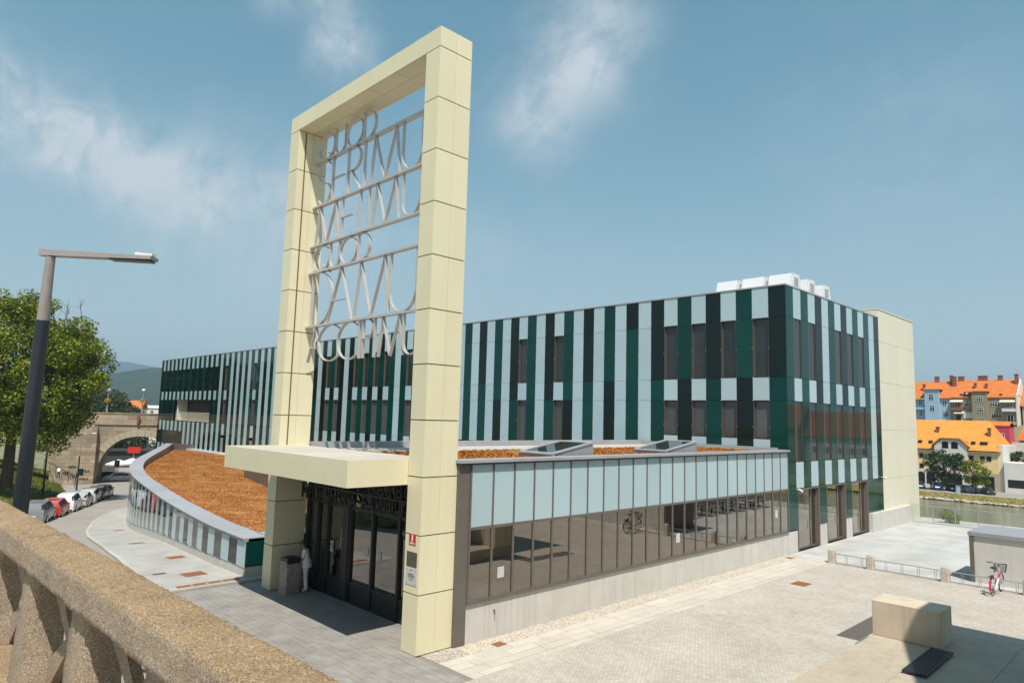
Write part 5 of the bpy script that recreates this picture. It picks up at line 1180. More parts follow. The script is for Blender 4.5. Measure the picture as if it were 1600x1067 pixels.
# grass bank left of the road
EDGE = [(-20, -10.2), (-30, -9.3), (-40, -6.2), (-48, -3.4), (-62, 1.8), (-84, 9.2), (-100, 11.8), (-118, 15.2), (-140, 18.8)]
OFF = [(0, -.05), (.5, .18), (3, .95), (7, 2.2), (13, 4.0), (22, 5.4), (60, 7.0)]
V_, F_ = [], []
for i, e in enumerate(EDGE):
    a, b = Vector(EDGE[max(i - 1, 0)]), Vector(EDGE[min(i + 1, len(EDGE) - 1)]); t_ = (b - a).normalized(); n_ = Vector((t_.y, -t_.x)); n_ = n_ if n_.y < 0 else -n_
    for (o_, dz) in OFF: p = Vector(e) + n_ * o_; V_.append((p.x, p.y, g(e[0]) + dz))
K = len(OFF)
for i in range(len(EDGE) - 1):
    for k in range(K - 1): F_.append((i * K + k, i * K + k + 1, (i + 1) * K + k + 1, (i + 1) * K + k))
bk = MB().add(V_, F_).build('grass_bank', 'grass'); bk.data.flip_normals() if bk.data.polygons[0].normal.z < 0 else None; struct(bk)
NB = 26000; tt = rng.uniform(1.2, len(EDGE) - 1.01, NB); oo = rng.random(NB) ** 1.3 * 12; idx = tt.astype(int); fr = tt - idx; Va = np.array(V_).reshape(len(EDGE), K, 3); offs = np.array([o_[0] for o_ in OFF])
def bank_pt(i, fr, o_):
    k = np.clip(np.searchsorted(offs, o_) - 1, 0, K - 2); u = (o_ - offs[k]) / (offs[k + 1] - offs[k]); u = u[:, None]; f = fr[:, None]
    A = Va[i, k] * (1 - u) + Va[i, k + 1] * u; B = Va[i + 1, k] * (1 - u) + Va[i + 1, k + 1] * u; return A * (1 - f) + B * f
Vb, Fb = blades(bank_pt(idx, fr, oo), .28, .10, .4); stuff(put('grass_blades', fastmesh('grass_blades', Vb, Fb, 'grass_blade')), 'long grass growing on the bank left of the road', 'grass')
# handrail down the bank
hr = thing('bank_handrail', 'dark metal handrail running down the grass bank to the road', 'handrail', (0, 0, 0))
A_, B_ = Vector((-109.5, 11.2, -3.2)), Vector((-95.0, 12.4, -4.55))
MB().tube([A_ + Vector((0, 0, 1)), B_ + Vector((0, 0, 1)), B_ + Vector((0, 0, -.4))], .05, 6).build('rail', 'dark_metal', hr)
for k in range(5): p = A_.lerp(B_, k / 5); MB().tube([p + Vector((0, 0, -.4)), p + Vector((0, 0, .96))], .04, 6).build('post', 'dark_metal', hr)

for k, (x, y, h_) in enumerate(((-132, 2, 17), (-146, -6, 20), (-158, 6, 18), (-172, -4, 21), (-120, -12, 18))):
    tree('slope_tree', ('wooded slope tree nearest the stone bridge', 'tall wooded slope tree behind the big leafy one', 'wooded slope tree above the bridge approach', 'tallest wooded slope tree far left', 'wooded slope tree left of the bank lamp')[k], (x, y, 0), (0, 0, h_ * .55), (8, 8, h_ * .45), 90, 1.9, 40, .6, 'leaf_dark', 80 + k, 'trees on the wooded slope', trunk_r=.4)

# ------------------------------------------------------------------ cars
def paint(name, c): M(name, c, tuple(v * .96 for v in c), rough=0.28, scale=2, coat=0.6)
for n_, c_ in (('car_white', (.72, .72, .73)), ('car_silver', (.42, .42, .42)), ('car_grey', (.20, .205, .215)), ('car_red', (.42, .035, .018)), ('car_dkred', (.12, .012, .012)), ('car_black', (.012, .013, .016)), ('car_blue', (.01, .05, .12))): paint(n_, c_)
M('tail_red', (.45, .02, .015), rough=.2); M('head_clear', (.6, .62, .62), rough=.1); M('car_glass', (.012, .016, .018), rough=.04)
def car(label, col, kind, loc, rz, group):
    """lofted body: stations along x (rear -, front +), section of 8 points per side"""
    t = thing('parked_car', label, 'car', loc, rz, group); w = .88
    if kind == 'hatch': st = [(-2.02, .55, .80), (-1.99, .92, .92), (-1.94, 1.10, .94), (-1.76, 1.46, .94), (-.9, 1.53, .93), (-.1, 1.54, .92), (.35, 1.50, .91), (.72, 1.27, .90), (1.08, 1.00, .95), (1.5, .92, .87), (1.85, .80, .76), (2.02, .58, .56)]
    elif kind == 'suv': st = [(-2.15, .60, .9), (-2.13, 1.0, 1.0), (-2.09, 1.18, 1.02), (-1.93, 1.60, 1.02), (-1.0, 1.68, 1.01), (-.1, 1.68, 1.0), (.40, 1.62, .99), (.78, 1.38, .98), (1.15, 1.10, 1.05), (1.6, 1.03, .97), (2.0, .90, .85), (2.17, .64, .62)]
    else: st = [(-2.2, .55, .76), (-2.16, .92, .90), (-1.75, 1.00, .92), (-1.15, 1.36, .92), (-.7, 1.44, .91), (-.1, 1.45, .90), (.30, 1.42, .89), (.72, 1.20, .88), (1.12, .96, .93), (1.55, .90, .85), (1.95, .78, .74), (2.16, .56, .54)]
    def sec(x, zt, zb):
        e = min(1.0, max(0.0, (abs(x) - 1.55) / .7)); ww = w * (1 - .16 * e * e); gh = max(zt - zb, .0); tw = ww - .05 - gh * .34
        return [(ww * .90, .20), (ww * .985, .30), (ww, .55), (ww * .985, min(zb, zt) - .10), (ww * .955, min(zb, zt) - .01), (tw + .03 if gh > .12 else ww * .80, zt - (.055 if gh > .12 else .02)), ((tw - .10) if gh > .12 else ww * .5, zt), (0, zt + .012)]
    S_ = [sec(*s) for s in st]; vs = []; K = 15
    for (x, _, _), s in zip(st, S_): vs += [(x, y, z) for y, z in s] + [(x, -y, z) for y, z in s[-2::-1]]
    n = len(st); fs = [(i * K + k, (i + 1) * K + k, (i + 1) * K + k + 1, i * K + k + 1) for i in range(n - 1) for k in range(K - 1)] + [tuple(range(K)), tuple(range((n - 1) * K, n * K))[::-1]]
    fs += [(i * K + K - 1, (i + 1) * K + K - 1, (i + 1) * K, i * K) for i in range(n - 1)]
    body = MB().add(vs, fs).build('body', col, t, smooth=32)
    # glazing slightly proud of the body
    def q3(i, k, s): y, z = S_[i][k]; return Vector((st[i][0], y * s, z))
    for s in (-1, 1):
        def side(i, j, a=.10, b=.90):
            p = [q3(i, 4, s).lerp(q3(i, 5, s), a), q3(j, 4, s).lerp(q3(j, 5, s), a), q3(j, 4, s).lerp(q3(j, 5, s), b), q3(i, 4, s).lerp(q3(i, 5, s), b)]; p = [v + Vector((0, .006 * s, .002)) for v in p]; MB().add(p, [(0, 1, 2, 3)]).build('side_window', 'car_glass', t)
        a_ = q3(3, 4, s); side(3, 4, .12, .88); side(4, 5, .12, .9)
        p = [q3(5, 4, s).lerp(q3(5, 5, s), .12), q3(7, 4, s).lerp(q3(7, 5, s), .12), q3(6, 4, s).lerp(q3(6, 5, s), .86), q3(5, 4, s).lerp(q3(5, 5, s), .9)]
        MB().add([v + Vector((.0, .007 * s, .003)) for v in p], [(0, 1, 2, 3)]).build('side_window', 'car_glass', t)
    def cross(i, j, k, a, b, nm):
        A = [q3(i, k, 1), q3(j, k, 1), q3(j, k, -1), q3(i, k, -1)]; lo, hi = (A[0].lerp(A[1], a), A[0].lerp(A[1], b)); lo2, hi2 = A[3].lerp(A[2], a), A[3].lerp(A[2], b); dx = .014 * (1 if i > 5 else -1)
        MB().add([v + Vector((dx, 0, .014)) for v in (lo, hi, hi2, lo2)], [(0, 1, 2, 3)]).build(nm, 'car_glass', t)
    cross(8, 6, 5, .18, .93, 'windscreen'); cross(2 if kind != 'sedan' else 2, 3, 5, .05, .90, 'rear_window')
    xr = st[0][0]; xf = st[-1][0]
    for s in (-1, 1):
        z = st[1][2] - .06
        MB().bev(xr + .02, xr + .30, s * .62 - .13, s * .62 + .13, z - .17, z + .01, .02).build('taillight', 'tail_red', t); MB().bev(xf - .32, xf - .06, s * .56 - .15, s * .56 + .15, .60, .71, .02).build('headlight', 'head_clear', t)
        MB().bev(.62, .80, s * .93 - .08, s * .93 + .08, st[7][2] + .02, st[7][2] + .14, .02).build('mirror', col, t)
        for x_ in (-1.27, 1.28):
            wh = MB().tube([(x_, s * .68, .315), (x_, s * .885, .315)], .315, 20).build('wheel', 'black_rubber', t, smooth=30); MB().tube([(x_, s * .886, .315), (x_, s * .895, .315)], .20, 14).build('rim', 'chrome', wh)
    MB().box(xr - .015, xr + .01, -.26, .26, .60, .72).build('number_plate', 'paper', t); MB().box(xr - .03, xr + .25, -.70, .70, .24, .36).build('bumper', 'black', t)
    return t
rd = math.atan2(.36, -.933); gl_ = 'cars parked along the road below the bank'
for x, y, col, kd, lab in ((-48.6, -.1, 'car_grey', 'suv', 'grey car nearest the parapet, half hidden by it'), (-52.9, 1.75, 'car_red', 'hatch', 'bright red hatchback parked between grey and white cars'), (-57.6, 3.75, 'car_white', 'suv', 'large white car parked behind the red hatchback'), (-62.3, 5.75, 'car_silver', 'sedan', 'silver saloon parked just beyond the white car'),
                           (-66.9, 7.55, 'car_silver', 'hatch', 'silver hatchback parked before the dark red car'), (-71.4, 9.35, 'car_dkred', 'hatch', 'dark red car parked near the end of the row'), (-75.8, 11.0, 'car_black', 'sedan', 'black car farthest along the row by the bank')):
    cx = x - 1.9; o = car(lab, col, kd, (cx, y + .7, g(cx) + .012), rd, gl_); o.rotation_euler = (0, math.atan2(g(cx - 1) - g(cx + 1), 2) * -1 * 0, rd)
gu = 'cars under the stone arch'
car('white hatchback seen side-on under the stone arch', 'car_white', 'hatch', (-112.6, 22.0, g(-112.6)), R(-108), gu)
car('dark blue car behind the white one under the arch', 'car_blue', 'hatch', (-119.5, 22.0, g(-119.5)), R(-108), gu)

# ------------------------------------------------------------------ stone arch bridge
UA = R(71.82); BO = Vector((-106.118, 22.717, 0))
def L2W(u, v, z): return (BO.x + u * .312 - v * .95, BO.y + u * .95 + v * .312, z)
sb = thing('stone_bridge', 'old stone arch bridge crossing over the road', 'bridge', (BO.x, BO.y, 0), UA)
def arch_wall(cx, hw, hz, zc, u0, u1):
    """spandrel wall with an arched opening, as thick as the roadway"""
    mb = MB(); n = 30; us = sorted(set([u0, u1] + [cx - hw * math.cos(math.pi * k / n) for k in range(n + 1)])); us = [u for u in us if u0 - 1e-6 <= u <= u1 + 1e-6]
    ex = 2.25; zi = lambda u: zc + hz * max(0.0, 1 - (abs(u - cx) / hw) ** ex) ** (1 / ex) if abs(u - cx) < hw - 1e-6 else -9
    for a, b in zip(us, us[1:]):
        m = (a + b) / 2; za, zb = (zi(a), zi(b)) if abs(m - cx) < hw else (-9, -9)
        if abs(m - cx) < hw: za, zb = max(za, zc), max(zb, zc)
        mb.add([(a, 0, za), (b, 0, zb), (b, 0, 3.3), (a, 0, 3.3), (a, 11, za), (b, 11, zb), (b, 11, 3.3), (a, 11, 3.3)], [(0, 1, 2, 3), (7, 6, 5, 4), (1, 0, 4, 5)])
    for u in (cx - hw, cx + hw): mb.add([(u, 0, -9), (u, 0, zc), (u, 11, zc), (u, 11, -9)], [(0, 1, 2, 3)] if u < cx else [(3, 2, 1, 0)])
    return mb
arch_wall(.6, 5.9, 7.1, -5.6, -6.0, 18).build('spandrel', 'stone', sb); arch_wall(-17.2, 5.9, 7.1, -4.8, -46, -10.6).build('spandrel', 'stone', sb)
MB().box(-11.05, -5.36, -1.3, 12.3, -9, 3.0).build('pier', 'stone', sb); MB().box(-10.5, -5.9, -.2, 11.2, 2.9, 3.3).build('pier_head', 'stone', sb)
MB().box(-46, 18, -.18, 11.2, 3.301, 3.52).build('string_course', 'stone', sb); MB().box(-46, 18, .05, .45, 3.521, 5.05).build('parapet', 'stone', sb); MB().box(-46, 18, 10.5, 10.9, 3.521, 5.05).build('parapet', 'stone', sb); MB().box(-46, 18, -.03, .53, 5.051, 5.2).build('coping', 'stone', sb); MB().box(-46, 18, .46, 10.49, 3.521, 3.9).build('roadway', 'road', sb)
for cx, zc in ((.6, -5.6), (-17.2, -4.8)):       # voussoirs
    n = 25; pt = lambda th, e: (cx - (5.9 + e) * math.copysign(abs(math.cos(th)) ** (2 / 2.25), math.cos(th)), zc + (7.1 + e) * abs(math.sin(th)) ** (2 / 2.25))
    for k in range(n):
        a, b = math.pi * (k + .03) / n, math.pi * (k + .97) / n; q = [pt(a, .01), pt(b, .01), pt(b, .95), pt(a, .95)]
        if max(p[1] for p in q) < 3.2 and not any(-11.1 < p[0] < -5.3 for p in q): MB().extr(q, (0, 0, 0), (1, 0, 0), (0, 0, 1), (0, 1, 0), -.12, .3).build('voussoir', 'stucco_beige', sb)
# spray-painted scribbles on the pier
gf = thing('graffiti', 'black spray-painted scribbles low on the bridge pier', 'graffiti', (BO.x, BO.y, 0), UA)
for (u, z, w_, h_, sd_) in ((-8.3, -3.2, 1.1, .55, 1), (-9.0, -4.1, .8, .7, 2), (-8.0, -4.6, 1.0, .7, 3), (-6.5, -3.8, 1.0, .6, 4), (-6.6, -5.0, 1.1, .2, 5), (-7.3, -4.3, .6, .5, 6)):
    r5 = np.random.default_rng(sd_); P_ = [(u + w_ * k / 11 - w_ / 2 + r5.normal(0, .07), -1.33, z + (h_ / 2) * math.sin(k * 2.1) + r5.normal(0, .08)) for k in range(12)]; MB().tube(P_, .05, 4).build('stroke', 'black', gf)
def bridge_lamp(u, z0, z1, label, lantern):
    p = L2W(u, .25, z0); t = thing('bridge_lamp', label, 'street lamp', p, 0, 'globe lamps on the stone bridge'); h = z1 - z0
    MB().tube([(0, 0, 0), (0, 0, h * .35), (0, 0, h)], [.13, .08, .06], 8).build('post', 'lamp_grey', t, smooth=True); MB().ball((0, 0, h + .2), .26, 12, 8).build('globe', 'white_plastic', t, smooth=True)
    r5 = np.random.default_rng(int(-u)); V_, F_ = leaf_cloud([(0, 0, h * .58)], [.55], 500, .16, r5, .7); put('flower_basket', fastmesh('flower_basket', V_, F_, 'flower'), t)
    if lantern: MB().tube([(.5, -.55, -.4), (.5, -.55, -1.6)], [.28, .18], 8).build('hanging_lantern', 'rust', t)
bridge_lamp(-4.5, 5.2, 8.5, 'globe lamp with flower basket on the bridge, nearer the tree', False); bridge_lamp(.4, 5.2, 8.7, 'globe lamp with flower basket on the bridge, above the arch', True)
# market beyond the arch
def parasol(loc, label):
    t = thing('market_parasol', label, 'parasol', loc, 0, 'white market parasols'); vs = [(0, 0, 3.3)] + [(2.2 * math.cos(6.283 * k / 8), 2.2 * math.sin(6.283 * k / 8), 2.5) for k in range(8)] + [(2.2 * math.cos(6.283 * k / 8), 2.2 * math.sin(6.283 * k / 8), 2.25) for k in range(8)]
    MB().add(vs, [(0, 1 + k, 1 + (k + 1) % 8) for k in range(8)] + [(1 + k, 9 + k, 9 + (k + 1) % 8, 1 + (k + 1) % 8) for k in range(8)]).build('canopy', 'white_paint', t); MB().tube([(0, 0, 0), (0, 0, 3.2)], .05, 8).build('pole', 'lamp_grey', t)
parasol((-127.9, 26.1, -6.85), 'white market parasol left of centre beyond the arch'); parasol((-130.8, 29.2, -6.85), 'white market parasol behind the curved building beyond the arch')
def board(loc, w_, h_, z, mat, label, face=None):
    t = thing('sign_board', label, 'sign', loc, UA); MB().box(-w_ / 2, w_ / 2, -.04, .04, z, z + h_).build('panel', mat, t); MB().tube([(0, .08, 0), (0, .08, z + h_ * .5)], .05, 8).build('post', 'lamp_grey', t)
    if face: q = put('lettering', text_mesh('lettering', face, h_ * .75, 'white_plastic', .01, 'CENTER'), t, (0, -.06, z + h_ * .22)); q.rotation_euler = (R(90), 0, 0)
board((-133.5, 30.1, -6.8), 2.2, 1.2, 4.0, 'red_sign', 'red sign board on a post beyond the arch'); board((-120.3, 23.9, -6.6), .8, 1.1, 2.3, 'blue_sign', 'blue parking sign under the arch', 'P')
t = thing('market_stall', 'market stall with yellow counter cloth beyond the arch', 'market stall', (-125.2, 26.4, -6.8), UA); M('yellow_cloth', (.65, .38, .01), rough=.8); M('orange_cloth', (.6, .16, .02), rough=.8)
MB().box(-1.2, 1.2, -.5, .5, .2, 1.1).build('counter', 'yellow_cloth', t); MB().box(1.25, 1.75, -.5, .4, .1, 1.5).build('crate_stack', 'orange_cloth', t); MB().box(-3.6, -1.4, -.2, .2, .0, 2.2).build('back_screen', 'brown_metal', t)
o = MB().box(-9, 9, 0, 4, 0, 3.6).box(-9.3, 9.3, -.5, 4.2, 3.6, 4.0).build('market_hall', 'interior_dark', None, False, (-150, 32.5, -7), UA); tag(o, 'dark flat-roofed market kiosk beyond the arch', 'kiosk')
for k, (x, y, r) in enumerate(((-158, 27, 5), (-166, 38, 5.5), (-160, 46, 5.5), (-172, 30, 6))):
    tree('market_tree', ('dark tree seen through the arch, left of the others', 'dark tree seen through the middle of the arch', 'dark tree seen through the arch beside the curved wall', 'dark tree deepest behind the arch')[k], (x, y, -7), (0, 0, 6), (r, r, 4.8), 50, 1.3, 60, .4, 'leaf_dark', 20 + k, 'trees beyond the arch', trunk_r=.25)

# ------------------------------------------------------------------ hills
def hill(name, D, prof, mat, depth, seed, amp):
    rr = np.random.default_rng(seed); us = np.arange(prof[0][0], prof[-1][0] + 1, D / 160); h = np.interp(us, [p[0] for p in prof], [p[1] for p in prof]); rows = []
    prev = np.zeros(len(us)); V_ = []
    for j, f in enumerate(np.linspace(0, 1, 14)):
        nz_ = np.convolve(rr.normal(0, amp, len(us) + 6), np.ones(7) / 7, 'valid') * (1 if 0 < j < 13 else .35); z = -30 + (h + 30) * math.sin(f * math.pi / 2) + nz_ * (f ** .7)
        v = D - depth * (1 - f); sc_ = 1.0
        V_.append(np.stack([CAM.x + us * sc_ * .697 - v * .717, CAM.y + us * sc_ * .717 + v * .697, z], 1))
    V_.append(V_[-1] + np.array([-.717 * depth, .697 * depth, 0]) + np.stack([np.zeros(len(us)), np.zeros(len(us)), -(h + 60)], 1))
    n, m = len(V_), len(us); V_ = np.concatenate(V_); ii = (np.arange(n - 1)[:, None] * m + np.arange(m - 1)[None]).ravel()
    me = fastmesh(name, V_, np.stack([ii, ii + 1, ii + m + 1, ii + m], 1), mat); me.polygons.foreach_set('use_smooth', [True] * len(me.polygons)); struct(put(name, me))
hill('far_hills', 6000, [(-8000, 250), (-6000, 300), (-4600, 330), (-4190, 345), (-3850, 392), (-3742, 391), (-3600, 360), (-3490, 352), (-3316, 388), (-3200, 372), (-3000, 345), (-2700, 360), (-1800, 300), (-700, 260), (900, 240), (2600, 280), (5200, 230)], 'forest_far', 2300, 1, 30)
hill('near_hills', 2500, [(-4000, 150), (-2600, 120), (-1900, 70), (-1650, 40), (-1560, 30), (-1500, 45), (-1408, 78), (-1330, 118), (-1284, 131), (-1180, 156), (-900, 170), (-500, 120), (200, 60), (700, 30), (1500, 60), (1780, 125), (1950, 165), (2600, 150)], 'forest_near', 900, 2, 16)
# trees and houses showing over the bridge parapet
for k, (px_, D_, h_, r_) in enumerate(((166, 230, 11, 6), (182, 235, 13, 7), (196, 228, 11.5, 6.5), (208, 240, 10, 6), (150, 225, 10, 6), (232, 260, 8, 5))):
    u_ = (px_ - 800) / 1057.2 * D_ * 1.01; x, y = CAM.x + u_ * .697 - D_ * .717, CAM.y + u_ * .717 + D_ * .697
    tree('distant_tree', ('dark distant tree just right of the nearer globe lamp', 'tallest dark distant tree between the two globe lamps', 'dark distant tree left of the pale roofs beyond the bridge', 'dark distant tree touching the pale roofs beyond the bridge', 'dark distant tree behind the crown of the big tree', 'small distant tree beside the block beyond the bridge')[k], (x, y, -6), (0, 0, h_ - r_ * .4 + 2), (r_, r_, r_ * .75), 36, r_ * .3, 26, .7, 'leaf_dark', 40 + k, 'distant trees over the bridge', trunk_r=.3)
def windows(parent, items, y, frame='white_paint', glass='car_glass'):
    for (x, z, w_, h_, nc, nr) in items:
        f = MB(); e = .09; f.box(x - w_ / 2, x + w_ / 2, y - .07, y + .02, z, z + e); f.box(x - w_ / 2, x + w_ / 2, y - .07, y + .02, z + h_ - e, z + h_); f.box(x - w_ / 2, x - w_ / 2 + e, y - .07, y + .02, z + e, z + h_ - e); f.box(x + w_ / 2 - e, x + w_ / 2, y - .07, y + .02, z + e, z + h_ - e)
        for k in range(1, nc): f.box(x - w_ / 2 + w_ * k / nc - .05, x - w_ / 2 + w_ * k / nc + .05, y - .07, y + .02, z + e, z + h_ - e)
        if nr > 1: f.box(x - w_ / 2 + e, x + w_ / 2 - e, y - .065, y + .02, z + h_ * .62, z + h_ * .62 + .10)
        o = f.build('window', frame, parent); MB().box(x - w_ / 2 + e, x + w_ / 2 - e, y - .03, y - .012, z + e, z + h_ - e).build('pane', glass, o)
def gable_roof(parent, x0, x1, y0, y1, ze, zr, mat, ov=.4, hipL=0, hipR=0, name='roof'):
    ym = (y0 + y1) / 2; a, b = x0 - ov, x1 + ov; zz = ze - ov * (zr - ze) / (ym - y0)
    vs = [(a, y0 - ov, zz), (b, y0 - ov, zz), (b, y1 + ov, zz), (a, y1 + ov, zz), (a + hipL, ym, zr), (b - hipR, ym, zr)]; vs += [(x, y, z - .22) for x, y, z in vs]
    return MB().add(vs, [(0, 1, 5, 4), (2, 3, 4, 5), (1, 2, 5), (3, 0, 4), (6, 10, 11, 7), (8, 11, 10, 9), (7, 11, 8), (9, 10, 6), (0, 6, 7, 1), (1, 7, 8, 2), (2, 8, 9, 3), (3, 9, 6, 0)]).build(name, mat, parent)
def gable_ends(parent, x0, x1, y0, y1, ze, zr, mat):
    ym = (y0 + y1) / 2
    for x, s in ((x0, 1), (x1, -1)): MB().add([(x, y0, ze - .01), (x, y1, ze - .01), (x, ym, zr - .25), (x + s * .3, y0, ze - .01), (x + s * .3, y1, ze - .01), (x + s * .3, ym, zr - .25)], [(0, 1, 2), (5, 4, 3), (0, 2, 5, 3), (2, 1, 4, 5)]).build('gable', mat, parent)
def chimney(parent, x, y, z0, z1, w_=.7): MB().box(x - w_ / 2, x + w_ / 2, y - .35, y + .35, z0, z1).box(x - w_ / 2 - .1, x + w_ / 2 + .1, y - .45, y + .45, z1, z1 + .18).build('chimney', 'brick_red', parent)
M('brick_red', (.28, .10, .05), (.22, .08, .04), rough=.9, scale=4); M('wall_yellow', (.78, .58, .30), (.74, .54, .27), rough=.9, scale=.5); M('wall_white', (.68, .65, .60), (.60, .57, .52), rough=.9, scale=.4); M('wall_blue', (.30, .46, .58), (.28, .43, .55), rough=.9, scale=.5); M('wall_olive', (.27, .235, .15), (.24, .21, .135), rough=.9, scale=.5); M('wall_pink', (.50, .05, .09), rough=.9); M('awning', (.66, .60, .46), rough=.8)
# far bank: road, quay edge, dry grass slope, stones
struct(MB().box(-400, 400, 156.6, 171.5, -8, -7.0).build('quay_road', 'road')); struct(MB().box(-400, 400, 156.2, 156.59, -8, -6.92).build('quay_kerb', 'plinth'))
V_ = [(-400, 156.25, -7.05), (400, 156.25, -7.05), (400, 154.2, -8.2), (-400, 154.2, -8.2)]; bk2 = MB().add(V_, [(3, 2, 1, 0)]).build('river_bank', 'dry_grass'); struct(bk2)
Np = 9000; px_ = rng.uniform(-60, 10, Np); f_ = rng.random(Np); Vb, Fb = blades(np.stack([px_, 154.3 + f_ * 1.9, -8.15 + f_ * 1.06], 1), .16, .12, .5); stuff(put('bank_grass', fastmesh('bank_grass', Vb, Fb, 'dry_blade')), 'dry grass on the far river bank', 'grass')
rk_ = MB()
for k in range(420): x = rng.uniform(-70, 20); r = rng.uniform(.15, .42); rk_.ball((x, 154.0 + rng.uniform(-.6, .4), -8.4 + rng.uniform(0, .25)), (r * 1.3, r, r * .7), 6, 4)
stuff(rk_.build('bank_stones', 'granite'), 'rough stones along the far waterline', 'stones')
# yellow riverside house
yh = thing('yellow_house', 'long yellow riverside house with bright orange roof and white gable', 'house', (0, 0, 0)); zb, ze, zr = -7.0, 2.05, 8.4; x0, x1, yf, yb = -52, -18.2, 170, 186
MB().box(x0, x1, yf, yb, zb, ze).build('wall', 'wall_yellow', yh); MB().box(x1 + .01, x1 + .8, yf + .3, yb - .3, zb, ze + 1.0).build('end_wall', 'wall_white', yh)
MB().box(x0, -30.4, yf - .08, yf - .002, zb, -3.2).build('ground_floor', 'wall_white', yh); MB().box(-23.8, x1, yf - .08, yf - .002, zb, -3.2).build('ground_floor', 'stucco_beige', yh)
gable_roof(yh, x0, x1, yf, yb, ze, zr, 'rooftile_bright', .5, 0, 3.2); MB().box(x0, -30.3, yf - .5, yf - .06, ze - .75, ze - .35).build('cornice', 'stucco_beige', yh); MB().box(-23.9, x1, yf - .5, yf - .06, ze - .75, ze - .35).build('cornice', 'stucco_beige', yh)
gp_ = [(-30.25, zb), (-23.85, zb), (-23.85, 2.6), (-25.3, 3.9), (-28.8, 3.9), (-30.25, 2.6)]; MB().extr(gp_, (0, 0, 0), (1, 0, 0), (0, 0, 1), (0, 1, 0), yf - .6, yf + .5).build('front_gable', 'wall_white', yh)
gr_ = [(-30.75, 2.35), (-28.95, 4.05), (-25.15, 4.05), (-23.35, 2.35), (-23.35, 2.62), (-25.05, 4.35), (-29.05, 4.35), (-30.75, 2.62)]; MB().extr(gr_, (0, 0, 0), (1, 0, 0), (0, 0, 1), (0, 1, 0), yf - .95, yf + 4.0).build('gable_roof', 'rooftile_bright', yh)
MB().add([(-29.0, yf - .9, 4.35), (-25.1, yf - .9, 4.35), (-27.05, yf + 5.2, 6.6), (-30.5, yf + 2, 3.2), (-23.6, yf + 2, 3.2)], [(0, 1, 2), (0, 2, 3), (1, 4, 2)]).build('gable_hip', 'rooftile_bright', yh)
def arch_win(x, z, w_, h_, y, parent):
    n = 10; po = [(x - w_ / 2, z), (x + w_ / 2, z)] + [(x + w_ / 2 * math.cos(math.pi * k / n), z + h_ - w_ * .3 + w_ * .3 * math.sin(math.pi * k / n)) for k in range(n + 1)]; MB().extr(po, (0, 0, 0), (1, 0, 0), (0, 0, 1), (0, 1, 0), y - .02, y - .002).build('arched_opening', 'car_glass', parent)
for x in (-28.05, -26.2): arch_win(x, 1.9, 1.3, 1.55, yf - .6, yh)
for x in (-27.9, -26.3): windows(yh, [(x, -1.2, 1.1, 1.6, 2, 1)], yf - .6)
for x, w_ in ((-33.3, 1.6), (-31.3, 1.8), (-35.8, 1.8), (-38.4, 1.8)): arch_win(x, -6.4, w_, 2.7, yf - .08, yh)
MB().box(-29.2, -25.0, yf - .625, yf - .602, -6.9, -3.9).build('garage_door', 'black', yh); MB().box(-23.3, -21.6, yf - .10, yf - .082, -6.0, -3.8).build('shop_window', 'car_glass', yh); MB().box(-20.9, -19.1, yf - .10, yf - .082, -6.9, -3.9).build('garage_door', 'car_glass', yh)
windows(yh, [(x, z, .9, 1.1, 1, 1) for x in (-33.1, -31.2, -35, -37, -23.2, -21.1, -19.9) for z in (-.55, -2.9) if not (z < -2 and x > -24)], yf, 'brown_metal')
for x, z in ((-33.6, 2.9), (-31.4, 2.9), (-23.0, 3.0), (-21.3, 3.0), (-20.7, 3.0)): MB().add([(x - .45, yf + (z - ze) * 1.26 - .2, z), (x + .45, yf + (z - ze) * 1.26 - .2, z), (x + .45, yf + (z + .6 - ze) * 1.26 - .2, z + .66), (x - .45, yf + (z + .6 - ze) * 1.26 - .2, z + .66)], [(0, 1, 2, 3)]).build('roof_window', 'car_glass', yh)
chimney(yh, -30.6, 174.5, 4.5, 6.6, .6); chimney(yh, -20.3, 173.8, 4.0, 6.6, .55)
# pale roofs showing over the stone bridge
for k, (px_, D_, w_, ze_, zr_, mt, rm, lab) in enumerate(((206, 250, 8, 5.4, 7.0, 'wall_white', 'white_paint', 'white flat shed beyond the stone bridge'), (216, 245, 7, 6.0, 8.6, 'wall_white', 'rooftile', 'small house with orange roof beyond the stone bridge'), (236, 255, 12, 6.2, 7.0, 'wall_white', 'white_paint', 'long white hall beside the block beyond the stone bridge'), (202, 238, 6, 3.6, 5.8, 'stucco_beige', 'brick_red', 'low red-roofed house just over the bridge parapet'))):
    u_ = (px_ - 800) / 1057.2 * D_ * 1.01; q = thing('distant_house', lab, 'house', (CAM.x + u_ * .697 - D_ * .717, CAM.y + u_ * .717 + D_ * .697, 0), R(60)); MB().box(-w_ / 2, w_ / 2, 0, 8, -8, ze_).build('wall', mt, q); gable_roof(q, -w_ / 2, w_ / 2, 0, 8, ze_, zr_, rm, .3); windows(q, [(-w_ / 4, ze_ - 2.2, 1.1, 1.2, 2, 1), (w_ / 4, ze_ - 2.2, 1.1, 1.2, 2, 1)], 0)
